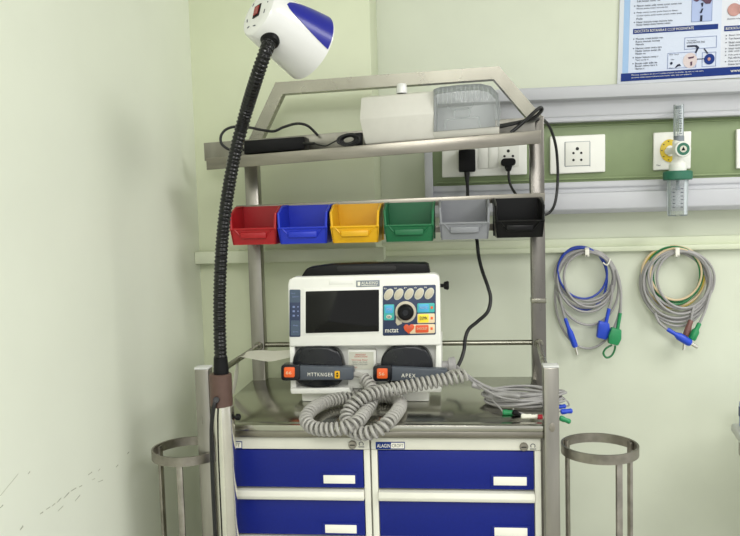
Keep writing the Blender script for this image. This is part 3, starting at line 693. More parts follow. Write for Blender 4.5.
# ------------------------------------------------------------------ paper strip from the recorder
pp_ = thing('paper_strip', 'curling white paper strip trailing from the side of the defibrillator', 'paper', P(265, 355, 1.74))
def ribbon(rows, th=.0004):
    g = new(); vt = [[g.verts.new(p) for p in r] for r in rows]
    for a, c in zip(vt, vt[1:]):
        for k in range(len(a)-1): g.faces.new((a[k], a[k+1], c[k+1], c[k]))
    r = bmesh.ops.extrude_face_region(g, geom=g.faces[:])
    bmesh.ops.translate(g, verts=[q for q in r['geom'] if isinstance(q, bmesh.types.BMVert)], vec=(0, th, -th)); return g
up_ = catmull([P(292, 349.8, 1.80), P(275, 350.8, 1.80), P(262, 350.2, 1.80), P(250, 351, 1.79), P(238.8, 355, 1.77)], 6)
lo_ = catmull([P(292, 356.8, 1.72), P(280, 359.6, 1.715), P(269, 361.4, 1.71), P(254, 359.2, 1.71), P(240, 356.6, 1.72)], 6)
obj('flat_length', ribbon([[a, a.lerp(c, .5)+V((0, 0, -.001)), c] for a, c in zip(up_, lo_)]), 'paper', pp_)
l1 = catmull([P(240, 356.6, 1.72), P(236.8, 362, 1.712), P(233.8, 378, 1.705), P(232.2, 396, 1.70)], 6)
l2 = catmull([P(238.8, 355, 1.77), P(238.6, 363, 1.765), P(238.2, 375, 1.755), P(234.6, 393, 1.75)], 6)
obj('hanging_length', ribbon([[a, c] for a, c in zip(l1, l2)]), 'paper', pp_)

# ------------------------------------------------------------------ on the upper shelf
KS = -.0835
def shelf_y(x): return 158.3+KS*(x-206)
nb = thing('nebuliser', 'cream compressor nebuliser with a clear lid sitting on the upper shelf', 'nebuliser', P(430, shelf_y(430), 1.80))
YN = YL+.012
def profbox(x0, x1, prof, insets=None):
    # prof: (photo y at x0, depth Y); lengthwise between photo columns x0 and x1 following the shelf's tilt
    A = []; B = []
    for i, (y, Yd) in enumerate(prof):
        i0 = insets[i] if insets else 0
        p = P(x0+i0, y+KS*i0, YN); q = P(x1, y+KS*(x1-x0), YN)
        A.append(V((p.x, Yd, p.z))); B.append(V((q.x, Yd, q.z)))
    g = new(); a = [g.verts.new(p) for p in A]; c = [g.verts.new(p) for p in B]; n = len(a)
    g.faces.new(a); g.faces.new(c[::-1])
    for i in range(n): g.faces.new((a[i], c[i], c[(i+1) % n], a[(i+1) % n]))
    return g
g = profbox(359.4, 434, [(145.4, YN+.012), (143.8, YN+.008), (119.4, YN), (97.8, YN+.012), (96.8, YN+.016), (93.2, YN+.06), (93.6, YN+.1), (145.4, YN+.1)], [7, 5, 0, .8, 1.4, 5, 5, 7]); bev(g, .0025, 2)
obj('body', g, 'cream', nb)
g = profbox(433, 499.5, [(138.9, YN+.01), (131.6, YN+.004), (131.6, YN+.1), (138.9, YN+.1)]); bev(g, .0015, 2)
obj('lid_base', g, 'cream', nb)
# inside of the storage compartment
g = profbox(433.5, 436, [(131, YN+.008), (95, YN+.014), (95, YN+.095), (131, YN+.095)]); merge(g, profbox(436, 497, [(131.3, YN+.08), (104, YN+.08), (104, YN+.096), (131.3, YN+.096)])); bev(g, .001, 1)
obj('compartment_wall', g, mat('grey_compartment', rgb(178, 180, 182), .5), nb, 'grey compartment wall')
def shell(x0, x1, prof, th):
    g = profbox(x0, x1, prof); bev(g, .002, 2)
    g2 = g.copy()
    bmesh.ops.recalc_face_normals(g2, faces=g2.faces)
    for v in g2.verts: v.normal_update()
    g2.normal_update()
    for v in g2.verts: v.co = v.co-v.normal*th
    bmesh.ops.reverse_faces(g2, faces=g2.faces); merge(g, g2); return g
def lidsolid(pts, Ya, Yz, top):
    # front outline of the photo; the upper edge leans back
    g = new(); slab(g, pts, Ya, Yz)
    return g
g = lidsolid([(433.6, 131.6), (433.4, 89), (440, 86.8), (458, 84.6), (480, 83.2), (491, 85.6), (498.4, 93), (500.8, 112), (499.8, 126.2)], YN, YN+.1, 0); bev(g, .0025, 2)
nl = obj('clear_lid', g, 'clear', nb, 'clear ribbed plastic lid')
g = new()
for k in range(13):
    x = 437.5+k*4.5
    ya = 87.4-.09*(x-433.5)*.9 if x < 480 else 84.6+(x-480)*.35
    yb_ = 104.6+KS*(x-433.5)
    slab(g, [(x, yb_), (x+1.6, yb_-.1), (x+1.6, ya+1), (x, ya+1)], YN-.0015, YN+.001)
obj('lid_rib', g, 'clear', nl)
g = new()
for q in ([(447.5, 105.2), (451, 109.4), (469.5, 107.9), (473.8, 103)], [(455, 109.6), (455.2, 117.2), (468.8, 116), (468.8, 108.2)], [(444.6, 129.4), (445.6, 122.6), (449, 119.6), (476.6, 117.2), (478.6, 120), (480, 126.8)]):
    ptube(g, q, YN-.0012, .0016, 5, 8)
obj('lid_latch', g, 'clear', nl)
g = new(); kc = P(401, 90, YN+.05); lathe(g, P(401.8, 93.4, YN+.05), P(401.6, 83.8, YN+.05), [(0, .0125), (.5, .0125), (.6, .0118), (.85, .0115), (1, .0095)], 28); obj('knob', g, 'lampwhite', nb, 'small white knob')

ad = thing('power_adapter', 'flat black power adapter lying on the left end of the upper shelf', 'power adapter', P(275, shelf_y(275), 1.84))
b = new(); slab(b, [(243.5, 140.6), (304.7, 136.2), (304.8, 149.2), (243.8, 154.4)], YL+.03, YL+.09, .003); obj('body', b, 'black', ad)
b = new(); ptube(b, [(246, 149, YL+.04), (237, 151, YL+.03), (228, 149, YL+.025), (221.5, 143.5, YL+.025), (221, 136, YL+.03), (226, 129.5, YL+.04), (236, 126.6, YL+.05), (250, 127.6, YL+.06), (263, 130.2, YL+.07), (274, 131.2, YL+.075), (284, 127, YL+.085), (297, 123.6, YL+.10), (308, 126, YL+.11), (318, 135.5, YL+.12)], YL, .0032, 8, 10)
obj('cable', b, 'rubber', ad)
b = new(); ptube(b, [(303, 143.4, YL+.028), (309, 143.6, YL+.028), (315, 143.4, YL+.028)], YL, .0034, 6); ptube(b, [(314, 143.4, YL+.028), (319, 145, YL+.028), (326, 145.8, YL+.028), (332, 143, YL+.028), (338, 140, YL+.028), (343, 139, YL+.03)], YL, .0017, 8, 8); obj('cable', b, 'rubber', ad)
cw = thing('cable_coil', 'small black coil of wire tucked against the left end of the nebuliser', 'cable', P(350, 146, YL+.03))
b = new()
for i in range(14):
    cx, cy = 348+random.uniform(-.8, 1.6), 139.8+random.uniform(-.6, .6); f = 1-.055*(i % 7)
    pts = [P(cx+random.uniform(-.5, .5)+10.4*f*math.cos(a), cy+5.6*f*math.sin(a)-.9*f*math.cos(a), YL+.018+.002*i) for a in [2*PI*k/10 for k in range(10)]]
    tube(b, catmull(pts, 5, True), .0021, 7, True)
obj('wire_loop', b, 'rubber', cw)
b = new(); slab(b, [(354, 133), (362, 132.4), (362, 145), (354, 145.6)], YL+.03, YL+.05, .002); obj('wire_tie', b, 'black', cw)

# ------------------------------------------------------------------ bed-head service panel
YG = 2.145
bp = thing('bed_head_panel', 'long white and sage green bed-head service panel on the back wall', 'service panel', (P(600, 160, YG).x, YW, P(600, 160, YG).z))
KW = -.040
xe0 = P(425, 160, YG-.03).x; xe1 = 1.9
def zat(x, y, Y): return P(x, y, Y).z
def extr(prof, name, m, x0=None, lab=None):
    g = new(); poly_prism(g, [(x0 if x0 is not None else xe0, y, z) for y, z in prof], (xe1-(x0 if x0 is not None else xe0), 0, 0)); bev(g, .002, 2); return obj(name, g, m, bp, lab)
X = 640
kk = lambda y: y+KW*(X-540)
za, zb_, zc_, zd = zat(X, kk(87), YG-.055), zat(X, kk(100.5), YG-.055), zat(X, kk(119), YG-.02), zat(X, kk(123.5), YG-.02)
extr([(YW-.0005, za), (YG-.055, za), (YG-.058, za-.004), (YG-.058, zb_+.002), (YG-.05, zb_), (YG-.034, zb_-.002), (YG-.030, zb_-.012), (YG-.030, zc_+.003), (YG-.027, zc_), (YG-.03, zc_-.003), (YG-.03, zd), (YG, zd), (YW-.0005, zd)], 'upper_rail', 'panelwhite')
ze_, zf_ = zat(X, kk(126)+0, YG), zat(X, 181.5-.037*(X-600), YG)
extr([(YG, zd+.004), (YG, zf_-.004), (YW-.0005, zf_-.004), (YW-.0005, zd+.004)], 'back_plate', 'panelgreen', None, 'sage green back plate')
g = new(); 
for zz in (zat(X, kk(127.2), YG), zat(X, 178.5-.037*(X-600), YG)):
    tube(g, [(xe0+.03, YG-.001, zz), (xe1, YG-.001, zz)], .003, 8)
obj('plate_bead', g, 'panelgreen', bp)
zh, zi, zj = zat(X, 187-.037*(X-600), YG-.015), zat(X, 192-.037*(X-600), YG-.03), zat(X, 209-.037*(X-600), YG-.03)
extr([(YG, zf_), (YG-.012, zf_), (YG-.014, zh), (YG-.01, zh-.004), (YG-.012, zi), (YG-.03, zi-.002), (YG-.032, zj), (YG-.02, zj-.012), (YW-.0005, zj-.012)], 'lower_rail', 'panelwhite')
xc0, xc1 = P(424.5, 170, YG-.03).x, P(432.5, 170, YG-.03).x
g = new(); box(g, xc0, xc1, YG-.033, YW-.0005, zj-.013, za+.001, .002); obj('end_cap', g, 'panelwhite', bp)
def plate(name, label, cat, corners, Yp=YG, grp=None):
    cx = sum(c[0] for c in corners)/4; cy = sum(c[1] for c in corners)/4
    t = thing(name, label, cat, P(cx, cy, Yp), grp)
    b = new(); slab(b, corners, Yp-.011, Yp-.0005, .003, 3); fp = obj('face_plate', b, 'plate', t); return t, fp
# wide plate behind the nebuliser
t1, f1 = plate('switch_plate', 'wide white switch and socket plate behind the nebuliser on the green panel', 'socket', [(442, 177.6), (527, 174.4), (527, 144), (442, 146.5)])
for (x0, y0, x1, y1) in ((456.5, 146.6, 477.5, 169.4), (478, 146, 488, 168.6), (488.4, 145.6, 497.8, 168.2), (498.4, 145, 519.2, 167)):
    b = new(); slab(b, rect(x0, y0, x1, y1, -.035), YG-.0135, YG-.010, .0008); obj('module', b, 'plateshade', t1)
def holes(t, cx, cy, s, Yp=YG, five=False):
    b = new()
    for dx, dy, r in ((0, -5.4, 1.6), (-3.8, -.2, 1.25), (4.6, -.4, 1.25)) if not five else ((0, -6.2, 1.6), (-3.7, -2, 1.15), (3.7, -2.2, 1.15), (-3.7, 4.6, 1.2), (3.7, 4.4, 1.2)):
        slab(b, oval(cx+dx*s, cy+dy*s, r*s, r*s, 0, 14), Yp-.0142, Yp-.0125)
    obj('socket_hole', b, 'hole', t)
holes(t1, 508.3, 156.4, 1.0)
t2, f2 = plate('socket_plate', 'square white socket plate on the green panel just right of the trolley post', 'socket', [(550, 174.2), (605.4, 171.8), (605.4, 134), (550, 136.4)])
b = new(); slab(b, rect(565.4, 142.3, 589.6, 166, -.035), YG-.0135, YG-.010, .0008); obj('module', b, 'plateshade', t2)
holes(t2, 577.4, 155.2, 1.05, YG, True)
b = new()
for q in ((564.9, 141.9, 590.1, 142.4), (564.9, 166, 590.1, 166.6), (564.6, 142, 565.2, 166.4), (589.7, 142, 590.3, 166.4)): slab(b, rect(*q, -.035), YG-.0118, YG-.010)
obj('module_groove', b, 'grey_label', t2)
t3, f3 = plate('socket_plate', 'white socket plate on the green panel cut by the right edge', 'socket', [(736.6, 168.6), (785, 166.6), (785, 127), (736.6, 129)])
b = new(); slab(b, rect(748, 136, 772, 160, -.035), YG-.0135, YG-.010, .0008); obj('module', b, 'plateshade', t3)
# plugs
ch = thing('plug_charger', 'black plug-in charger block in the switch plate', 'charger', P(467.5, 172, YG-.03))
b = new(); slab(b, [(458.6, 149.6), (475.4, 149), (475.6, 171.4), (458.8, 171.8)], YG-.048, YG-.0138, .003); obj('body', b, 'black', ch)
b = new(); lathe(b, P(466.8, 171, YG-.03), P(467.2, 182, YG-.03), [(0, .0075), (.5, .0072), (1, .005)], 14)
ptube(b, [(467.2, 181, YG-.03), (467.6, 190, YG-.035), (468, 200, YG-.05), (471, 218, YG-.12), (476.5, 238, 1.93), (478.5, 255, 1.915), (482, 270, 1.9), (488, 287, 1.88), (490.6, 299, 1.87), (487.5, 312, 1.86), (477, 322, 1.86), (469, 329, 1.86), (465.4, 338, 1.855), (464, 350, 1.85), (460.5, 361, 1.84), (456, 368, 1.83), (448, 371, 1.825)], YG, .0044, 10, 10); obj('cable', b, 'rubber', ch)
pl = thing('mains_plug', 'black three-pin plug with a cable in the right end of the switch plate', 'plug', P(508.5, 167, YG-.03))
b = new(); slab(b, rrect(501.2, 158.4, 515.8, 166, 3.4, -.03), YG-.036, YG-.0145, .003, 3); slab(b, [(504, 163.6), (513, 163.4), (511, 171.2), (506.4, 171.4)], YG-.034, YG-.018, .003); obj('body', b, 'black', pl)
b = new(); ptube(b, [(508.7, 168, YG-.026), (508.7, 176, YG-.028), (510.5, 185, YG-.034), (515, 193, YG-.05), (522, 202, YG-.08), (532, 211, YG-.11), (543, 214.5, YG-.12), (550, 212, YG-.12), (555, 203, YG-.12), (557.5, 185, YG-.11), (557.6, 165, YG-.11), (555.6, 145, YG-.12), (550.5, 129, YG-.14), (543.5, 119.6, YG-.19), (536, 119, 1.88), (525, 121.5, 1.85), (508, 125.2, 1.83), (498, 127.6, 1.83)], YG, .0036, 10, 10)
obj('cable', b, 'rubber', pl)
b = new(); ptube(b, [(511, 132.5, 1.83), (519, 126, 1.83), (527, 119, 1.828), (535, 111.5, 1.825), (540.5, 107.6, 1.825), (541.5, 110.5, 1.83), (535, 117, 1.835), (524, 121, 1.84), (512, 123.6, 1.84), (499, 126, 1.84)], 1.83, .0042, 8, 10)
tag(obj('cable_loop', b, 'rubber', None, None, P(520, 128, 1.83)), 'thick black cable loop sticking up at the right end of the upper shelf', 'cable')

# ------------------------------------------------------------------ oxygen flow meter
fm = thing('oxygen_flowmeter', 'clear oxygen flowmeter with humidifier bottle and dark green cap on the wall outlet', 'flowmeter', P(678, 160, YG-.06))
go = thing('gas_outlet', 'white wall gas outlet plate with a yellow ring behind the flowmeter', 'gas outlet', P(671, 151, YG))
b = new(); slab(b, [(653.4, 170.4), (690.8, 168.6), (691.6, 131), (653.6, 132.6)], YG-.011, YG-.0005, .003, 3); fp = obj('face_plate', b, 'plate', go)
b = new(); slab(b, oval(670, 150.6, 9.8, 11.4, 0, 36), YG-.0145, YG-.010, .0006); yr = obj('ring', b, mat('outlet_yellow', rgb(220, 190, 40), .4), go, 'yellow outlet ring')
b = new(); slab(b, oval(670.4, 150.8, 4.6, 5.4, 0, 30), YG-.018, YG-.012, .001); obj('outlet_valve', b, 'white', go)
b = new()
for a in (60, 100, 140, 180, 220, 260, 300):
    cx, cy = 670+8.1*math.cos(math.radians(a)), 150.6+9.4*math.sin(math.radians(a)); slab(b, rect(cx-.7, cy-.5, cx+.7, cy+.5), YG-.0149, YG-.014)
obj('ring_marking', b, 'ink', yr)
b = new(); text(b, 'Gas', 656.5, 164.4, 660.5, 166, YG-.0112); obj('plate_lettering', b, 'ink', go)
YM = YG-.062
c0 = P(677.6, 160, YM)
def vc(x, y): p = P(x, y, YM); return V((p.x, YM, p.z))
cxm = P(677.6, 175, YM).x
def vz(y): return V((cxm, YM, P(677.6, y, YM).z))
b = new(); lathe(b, vz(172), vz(140), [(0, .0215), (.25, .0215), (.38, .0125), (.95, .0125), (1, .010)], 28); cyl(b, (cxm, YM, vz(150).z), (cxm-.014, YG-.017, vz(150).z), .0085, 20); obj('valve_body', b, 'white', fm)
kb = P(681.4, 149.4, YM-.02)
b = new(); lathe(b, (kb.x-.001, YM, kb.z), (kb.x, YM-.036, kb.z), [(0, .015), (.5, .0195), (.9, .0205), (1, .0185)], 30); kn_ = obj('control_knob', b, 'white', fm, 'white control knob')
b = new(); lathe(b, (kb.x, YM-.0355, kb.z), (kb.x, YM-.0372, kb.z), [(0, .0155), (1, .0155)], 28); dk = obj('knob_disc', b, 'humgreen', kn_, 'green knob disc')
b = new(); lathe(b, (kb.x, YM-.037, kb.z), (kb.x, YM-.0378, kb.z), [(0, .0085), (1, .0085)], 20); obj('knob_ring', b, 'sticker', dk)
b = new(); poly_prism(b, [(kb.x-.005, YM-.0382, kb.z-.004), (kb.x+.005, YM-.0382, kb.z-.004), (kb.x, YM-.0382, kb.z+.006)], (0, .001, 0)); obj('knob_arrow', b, 'black', dk)
b = new(); cyl(b, V((cxm+.003, YM, vz(142).z)), V((cxm+.003, YM, vz(136).z)), .0128, 22, .1); obj('tube_collar', b, 'grey_label', fm)
xt = P(678.6, 120, YM).x
b = new(); lathe(b, (xt, YM, vz(138).z), (xt, YM, vz(105).z), [(0, .0125), (1, .0125), (1, .0105), (0, .0105)], 26, False, False); ft = obj('flow_tube', b, 'glass', fm, 'clear graduated flow tube')
b = new(); cyl(b, (xt, YM, vz(108.5).z), (xt, YM, vz(106).z), .0105, 20); obj('tube_plug', b, 'grey_label', ft)
b = new(); lathe(b, (xt, YM, vz(138).z), (xt, YM, vz(109).z), [(0, .004), (1, .006), (1, .0052), (0, .0032)], 14, False, False); obj('inner_tube', b, 'glass', ft)
b = new()
for i in range(10):
    z = vz(134-i*2.5).z; box(b, xt-.0015, xt+.005-(i % 2)*.002, YM-.0130, YM-.0125, z-.0006, z+.0006)
obj('scale_marking', b, 'ink', ft)
b = new(); lathe(b, vz(180), vz(171), [(0, .034), (.12, .036), (.85, .036), (1, .0335)], 40); hc = obj('bottle_cap', b, 'humgreen', fm, 'dark green screw cap')
b = new(); lathe(b, vz(216), vz(179.5), [(0, .022), (.03, .0245), (.2, .0245), (1, .0262), (1, .0246), (.2, .0232), (.04, .023), (.04, .001)], 36, True, True); hb = obj('humidifier_bottle', b, 'glass', fm, 'clear humidifier bottle')
b = new(); cyl(b, vz(188), vz(179), .0042, 12); cyl(b, vz(190), vz(186.5), .006, 12); obj('dip_tube', b, 'grey_label', hb)
b = new()
for i in range(6):
    z = vz(207-i*3.6).z
    for xo in (-.017, .001): box(b, cxm+xo, cxm+xo+.006, YM-.0258+(.006 if xo < -.01 else 0), YM-.0248+(.006 if xo < -.01 else 0), z-.0008, z+.0008)
obj('scale_marking', b, 'ink', hb)

# ------------------------------------------------------------------ poster
YS = YW-.006
po = thing('wall_poster', 'white and blue medical poster with diagrams on the back wall above the panel', 'poster', P(690, 84, YS))
KP = -.0615
b = new(); slab(b, [(617.2, 85), (800, 85+KP*183), (803, -130+KP*183), (624, -130)], YS, YW-.0008, .0008); sheet = obj('sheet', b, 'poster', po)
def pf(x, y): return (x+ .03*(60-y), y+KP*(x-622))          # poster's own skew: left edge and baselines
def ink(name, rects, m, lay=1, par=None):
    b = new()
    for (x0, y0, x1, y1) in rects: slab(b, [pf(x0, y1), pf(x1, y1), pf(x1, y0), pf(x0, y0)], YS-.0004*lay, YS+.0002)
    return obj(name, b, m, par or po)
ink('poster_field', [(628.6, -120, 720.5, 74), ], 'posterpale')
ink('side_band', [(622.6, -120, 628.5, 74)], 'posterstrip')
ink('footer_band', [(621.4, 73.6, 800, 81.6)], 'posterblue', 2)
for q in ((632.2, 29.6, 717.4, 34.9), (723.5, 32.4, 790, 37.6), (632.2, -60, 717.4, -54)): ink('heading_band', [q], 'posterblue', 2)
ink('picture_field', [(690.4, -14, 711, 26.2)], 'posterlav', 2)
def ptext(s, x0, y0, x1, y1, b, lay=3):
    a0 = pf(x0, y0); a1 = pf(x1, y1)
    text(b, s, a0[0], a0[1], a1[0], pf(x0, y1)[1], YS-.0004*lay, KP, .0002)
for q in (('DIOCTATA BOTANIRA E CCOP MOOVHTATE', 633.8, 30.9, 693, 33.6), ('BUITATATA MOT', 725, 33.7, 744, 36.3), ('wwvm.t', 731, 76.4, 746, 79)):
    b = new(); ptext(*q, b); obj('heading_lettering', b, 'paper', po)
b = new(); ptext('Piocuta, condatot es th nt T sottas imaitet m oneno, ha vot m t ta sttre', 632, 75.1, 704, 76.5, b)
ptext('es tatat nitst auotartahemovta mset, net. stat en antovrs', 632, 77.7, 692, 79.1, b); obj('footer_lettering', b, 'paper', po)
b = new(); W = 'botan tars mocuta edit naver sotan prata hemot nutar cosat ilano vesta rento matu pola'.split()
def words(n):
    s = ''
    while len(s) < n: s += random.choice(W)+' '
    return s[:n].strip().capitalize()
for (y, w, bu) in ((0.6, 11, 0), (3.6, 23, 0), (8.2, 45, 1), (11.2, 31, 0), (15.2, 41, 1), (18.2, 45, 0), (21.2, 6, 0), (24.6, 36, 1), (27.2, 34, 0), (39.8, 27, 1), (42.6, 24, 0), (45.3, 8, 0), (49.2, 26, 1), (51.9, 25, 0), (54.6, 10, 0), (58.4, 23, 1), (61.2, 13, 0), (64.4, 22, 1), (66.9, 22, 0), (69.6, 9, 0)):
    yy = y - (1.5 if y < 30 else 0)
    if bu and y > 5: obj('text_block', b, 'ink', po); b = new()
    ptext(words(max(5, int(w*.85))), 635.4, yy-.95, 635.4+w, yy+.95, b)
    if bu: slab(b, oval(*pf(633.2, yy), .55, .55, 0, 8), YS-.0012, YS)
obj('text_block', b, 'ink', po); b = new()
for (y, bu) in ((42, 1), (45.2, 1), (49, 1), (51.8, 0), (55, 1), (58, 1), (61.6, 1), (64.4, 0), (68, 1), (70.8, 0)):
    ptext(words(22), 728.6, y-.95, 752, y+.95, b)
    if bu: slab(b, oval(*pf(725.8, y), .55, .55, 0, 8), YS-.0012, YS)
obj('text_block', b, 'ink', po); b = new()
ptext('Botanira mota', 726.5, 24.6, 739.5, 26, b)
obj('picture_caption', b, 'ink', po); b = new()
ptext('Tat moctata', 686.5, 44, 696, 45.2, b); ptext('LONCANOVE TNE', 686.5, 45.9, 704.4, 47.6, b); obj('diagram_lettering', b, 'ink', po); b = new(); ptext('Sot. mot', 669.2, 57, 679, 58.2, b); ptext('Ota', 671, 62, 674.4, 63.2, b); ptext('Nta', 669.4, 70.6, 673.4, 71.6, b)
obj('diagram_lettering', b, 'ink', po)
def frame(x0, y0, x1, y1, b, w=.5):
    for q in ((x0, y0, x1, y0+w), (x0, y1-w, x1, y1), (x0, y0, x0+w, y1), (x1-w, y0, x1, y1)):
        slab(b, [pf(q[0], q[3]), pf(q[2], q[3]), pf(q[2], q[1]), pf(q[0], q[1])], YS-.0012, YS)
b = new(); frame(684, 41.4, 716.4, 53.4, b); frame(667.6, 56, 696.4, 71.8, b); frame(702.2, 57.4, 716.2, 72, b); frame(690.2, -14, 711, 26.4, b); obj('diagram_outline', b, 'outline', po)
b = new(); slab(b, [pf(*q) for q in oval(690.3, 64.6, 7, 7.6, 0, 28)], YS-.0016, YS); obj('diagram_circle', b, 'palepink', po); b = new(); slab(b, [pf(*q) for q in oval(709.3, 64.4, 1.5, 1.7, 0, 14)], YS-.0026, YS); obj('diagram_circle', b, 'pink', po)
b = new(); slab(b, [pf(*q) for q in oval(709.6, 64.4, 5.2, 5.4, 0, 28)], YS-.002, YS); obj('diagram_circle', b, 'posterblue', po, 'dark blue diagram circle'); b = new(); slab(b, [pf(696.8, 63.3), pf(704.6, 63.4), pf(704.6, 64.2), pf(696.8, 64.1)], YS-.0016, YS); slab(b, [pf(*q) for q in oval(671.6, 66.3, 1.3, 1.4, 0, 14)], YS-.002, YS)
for q in ([(687, 49.4), (696.6, 49.6), (699, 52), (696.4, 57.6), (695, 57.2), (696.6, 52.6), (695, 51), (687, 51)], [(703.6, 53.6), (704.6, 53.4), (708.4, 58.6), (707.2, 59)], [(675.4, 70.8), (677.8, 67.8), (680, 67.4), (681.4, 69.4), (678.6, 69.6), (676.4, 71.2)],
          [(699.2, 20), (701.4, 20), (701.2, 26), (699, 26)], [(698.4, 17.6), (700.6, 13.2), (702, 13.4), (700.4, 18)], [(699.6, 7.8), (702, 7.4), (701.6, 11), (700.6, 12)]):
    slab(b, [pf(*p) for p in q], YS-.002, YS)
obj('diagram_mark', b, 'ink', po)
b = new()
slab(b, [pf(*q) for q in ((690.6, -10), (691.2, .6), (692.2, 4.6), (695.4, 6.2), (698.6, 4.4), (701.2, 5.6), (704.6, 8.8), (708.8, 8.8), (710.6, 4.6), (711, -10))], YS-.0022, YS); obj('organ_picture', b, 'kidney', po, 'brown organ picture')
b = new(); slab(b, [pf(*q) for q in oval(733, 16.4, 6.6, 6.4, .2, 24)], YS-.002, YS); slab(b, [pf(*q) for q in oval(743, 15.6, 6.4, 5.6, -.2, 24)], YS-.0026, YS); obj('organ_picture', b, 'pink', po, 'pink organ picture'); b = new(); slab(b, [pf(688, 61.4), pf(694.4, 60.6), pf(693.6, 62.4), pf(689, 63)], YS-.0024, YS); slab(b, [pf(690.4, 66.2), pf(692.6, 65.6), pf(692.2, 69.6), pf(691, 70)], YS-.0024, YS); obj('diagram_detail', b, 'kidney', po)

# ------------------------------------------------------------------ hung leads on the wall
def hung(name, label, hook, grey, coloured, Yh=YW-.03):
    hx, hy = hook
    t = thing(name, label, 'cable', P(hx, hy, YW), 'coils of leads hung on the wall')
    b = new(); slab(b, rrect(hx-1.9, hy-.5, hx+2.3, hy+8.6, 1), Yh-.016, Yh-.013, .0006); slab(b, rrect(hx-1.9, hy-.5, hx+2.3, hy+1.4, .7), Yh-.016, YW-.002, .0006); slab(b, rrect(hx-1.9, hy+6.8, hx+2.3, hy+8.6, .7), Yh-.016, YW-.002, .0006)
    obj('hook', b, 'paper', t, 'white strap hook')
    def loops(nm, lst, m, r):
        b = new()
        for (cx, top, w, bot, dY, sk) in lst:
            pts = []
            for k in range(16):
                a = 2*PI*k/16; cy = (top+bot)/2; ry = (bot-top)/2
                x = cx+w/2*math.sin(a)*(1+.06*math.cos(a)); y = cy-ry*math.cos(a)
                x += sk*((y-top)/(bot-top)); pts.append(P(x, y, Yh+dY-.004*math.sin(a*2)))
            tube(b, catmull(pts, 5, True), r, 8, True)
        return obj(nm, b, m, t)
    loops('grey_lead', grey, 'lead', .0034)
    for nm, lst, m in coloured: loops(nm, lst, m, .003)
    return t
h1 = hung('lead_coil', 'coil of grey and blue leads with one green plug hanging nearest the trolley', (587, 248.2),
     [(585, 250, 57, 312, -.004, 2), (583, 249.6, 60, 308, .002, 4), (586, 251.5, 56, 304, .004, 1), (588, 252.4, 50, 307, -.008, 2), (586, 250.6, 62, 325, .006, 3), (583, 251.8, 55, 300.6, 0, 5), (588, 249.4, 66, 348.5, .009, 0)],
     [('blue_lead', [(580, 246.6, 50, 310, .004, 4), (581, 248, 49, 298.6, -.003, 3)], 'bluewire')])
def stick(t, nm, A, B, r0, r1, m, Yc, tip=None):
    b = new(); lathe(b, P(A[0], A[1], Yc), P(B[0], B[1], Yc), [(0, r0*.75), (.06, r0), (.35, r0), (.5, r1), (.93, r1), (1, r1*.8)], 16); o = obj(nm, b, m, t, nm.replace('_', ' '))
    if tip:
        b = new(); cyl(b, P(B[0], B[1], Yc), P(tip[0], tip[1], Yc), r1*.5, 12); obj('metal_tip', b, 'chrome', o)
    return o
YC = YW-.036
stick(h1, 'blue_plug', (565, 318), (575.4, 347), .005, .0082, 'cblue', YC, (577.2, 354.6))
b = new(); slab(b, [(599.6, 321), (609.6, 323.4), (610.6, 334), (606.5, 340), (597, 337.8), (598.4, 326)], YC-.012, YC+.008, .003); cyl(b, P(606, 323, YC), P(609, 308.5, YC), .0048, 14); obj('blue_plug_block', b, 'cblue', h1)
b = new(); slab(b, [(612, 327.6), (621.8, 330), (621.6, 339.6), (618.4, 346), (608.4, 343.6), (609, 336)], YC-.024, YC-.004, .003); cyl(b, P(617.5, 329, YC-.012), P(620.3, 313, YC-.012), .0048, 14); obj('green_plug_block', b, 'cgreen', h1)
b = new(); ptube(b, [(612, 345, YC-.014), (606, 348.4, YC-.014), (603.4, 353.4, YC-.014), (606.6, 357.6, YC-.014), (611.6, 355.6, YC-.014), (614.6, 350, YC-.014), (615.2, 345.6, YC-.014)], YC, .0028, 8); obj('green_loop', b, 'greenwire', h1)
b = new(); ptube(b, [(560, 297, YC), (561.5, 306, YC), (565, 318.4, YC)], YC, .0034); obj('grey_tail', b, 'lead', h1); b = new(); ptube(b, [(612, 285, YC), (611.5, 298, YC), (609, 309, YC)], YC, .0034); obj('grey_tail', b, 'lead', h1); b = new(); ptube(b, [(616, 270, YC-.006), (620.5, 290, YC-.01), (620.8, 304, YC-.012), (620.3, 313.6, YC-.012)], YC, .0034); obj('grey_tail', b, 'lead', h1)
b = new(); ptube(b, [(603, 262.6, YC-.006), (607, 265, YC-.012), (610, 260, YC-.01), (609.6, 258.6, YC-.004)], YC, .0018, 8); obj('twist_tie', b, 'paper', h1)
h2 = hung('lead_coil', 'coil of grey, green and beige leads with a brown plug hanging below the flowmeter', (677.4, 248.2),
     [(678, 250, 68, 318, -.003, -1), (676, 249.6, 70, 322, .003, 1), (675, 251, 63, 313, .005, 3), (680, 251.6, 58, 313.8, -.008, 1), (680, 250.2, 66, 309, -.006, 3), (674, 252, 64, 326, .006, 4), (676, 250, 72, 320, .008, 0), (683, 251.6, 53, 308, -.01, 1)],
     [('green_lead', [(674, 246.8, 55, 302, .003, 2), (677, 248.6, 47, 304.4, -.002, -1)], 'greenwire'), ('beige_lead', [(673, 246, 64, 306, .008, 2), (676, 248.4, 51, 300, -.005, 0)], 'cbeige'), ('yellow_lead', [(672, 248, 62, 308, .009, 2)], 'cyellow')])
stick(h2, 'blue_plug', (667, 329), (690.6, 343.4), .0055, .0105, 'cblue', YC-.016, (697.6, 347.2))
stick(h2, 'brown_plug', (691, 320), (685.6, 336), .007, .0085, 'cbrown', YC-.004, (683.6, 350))
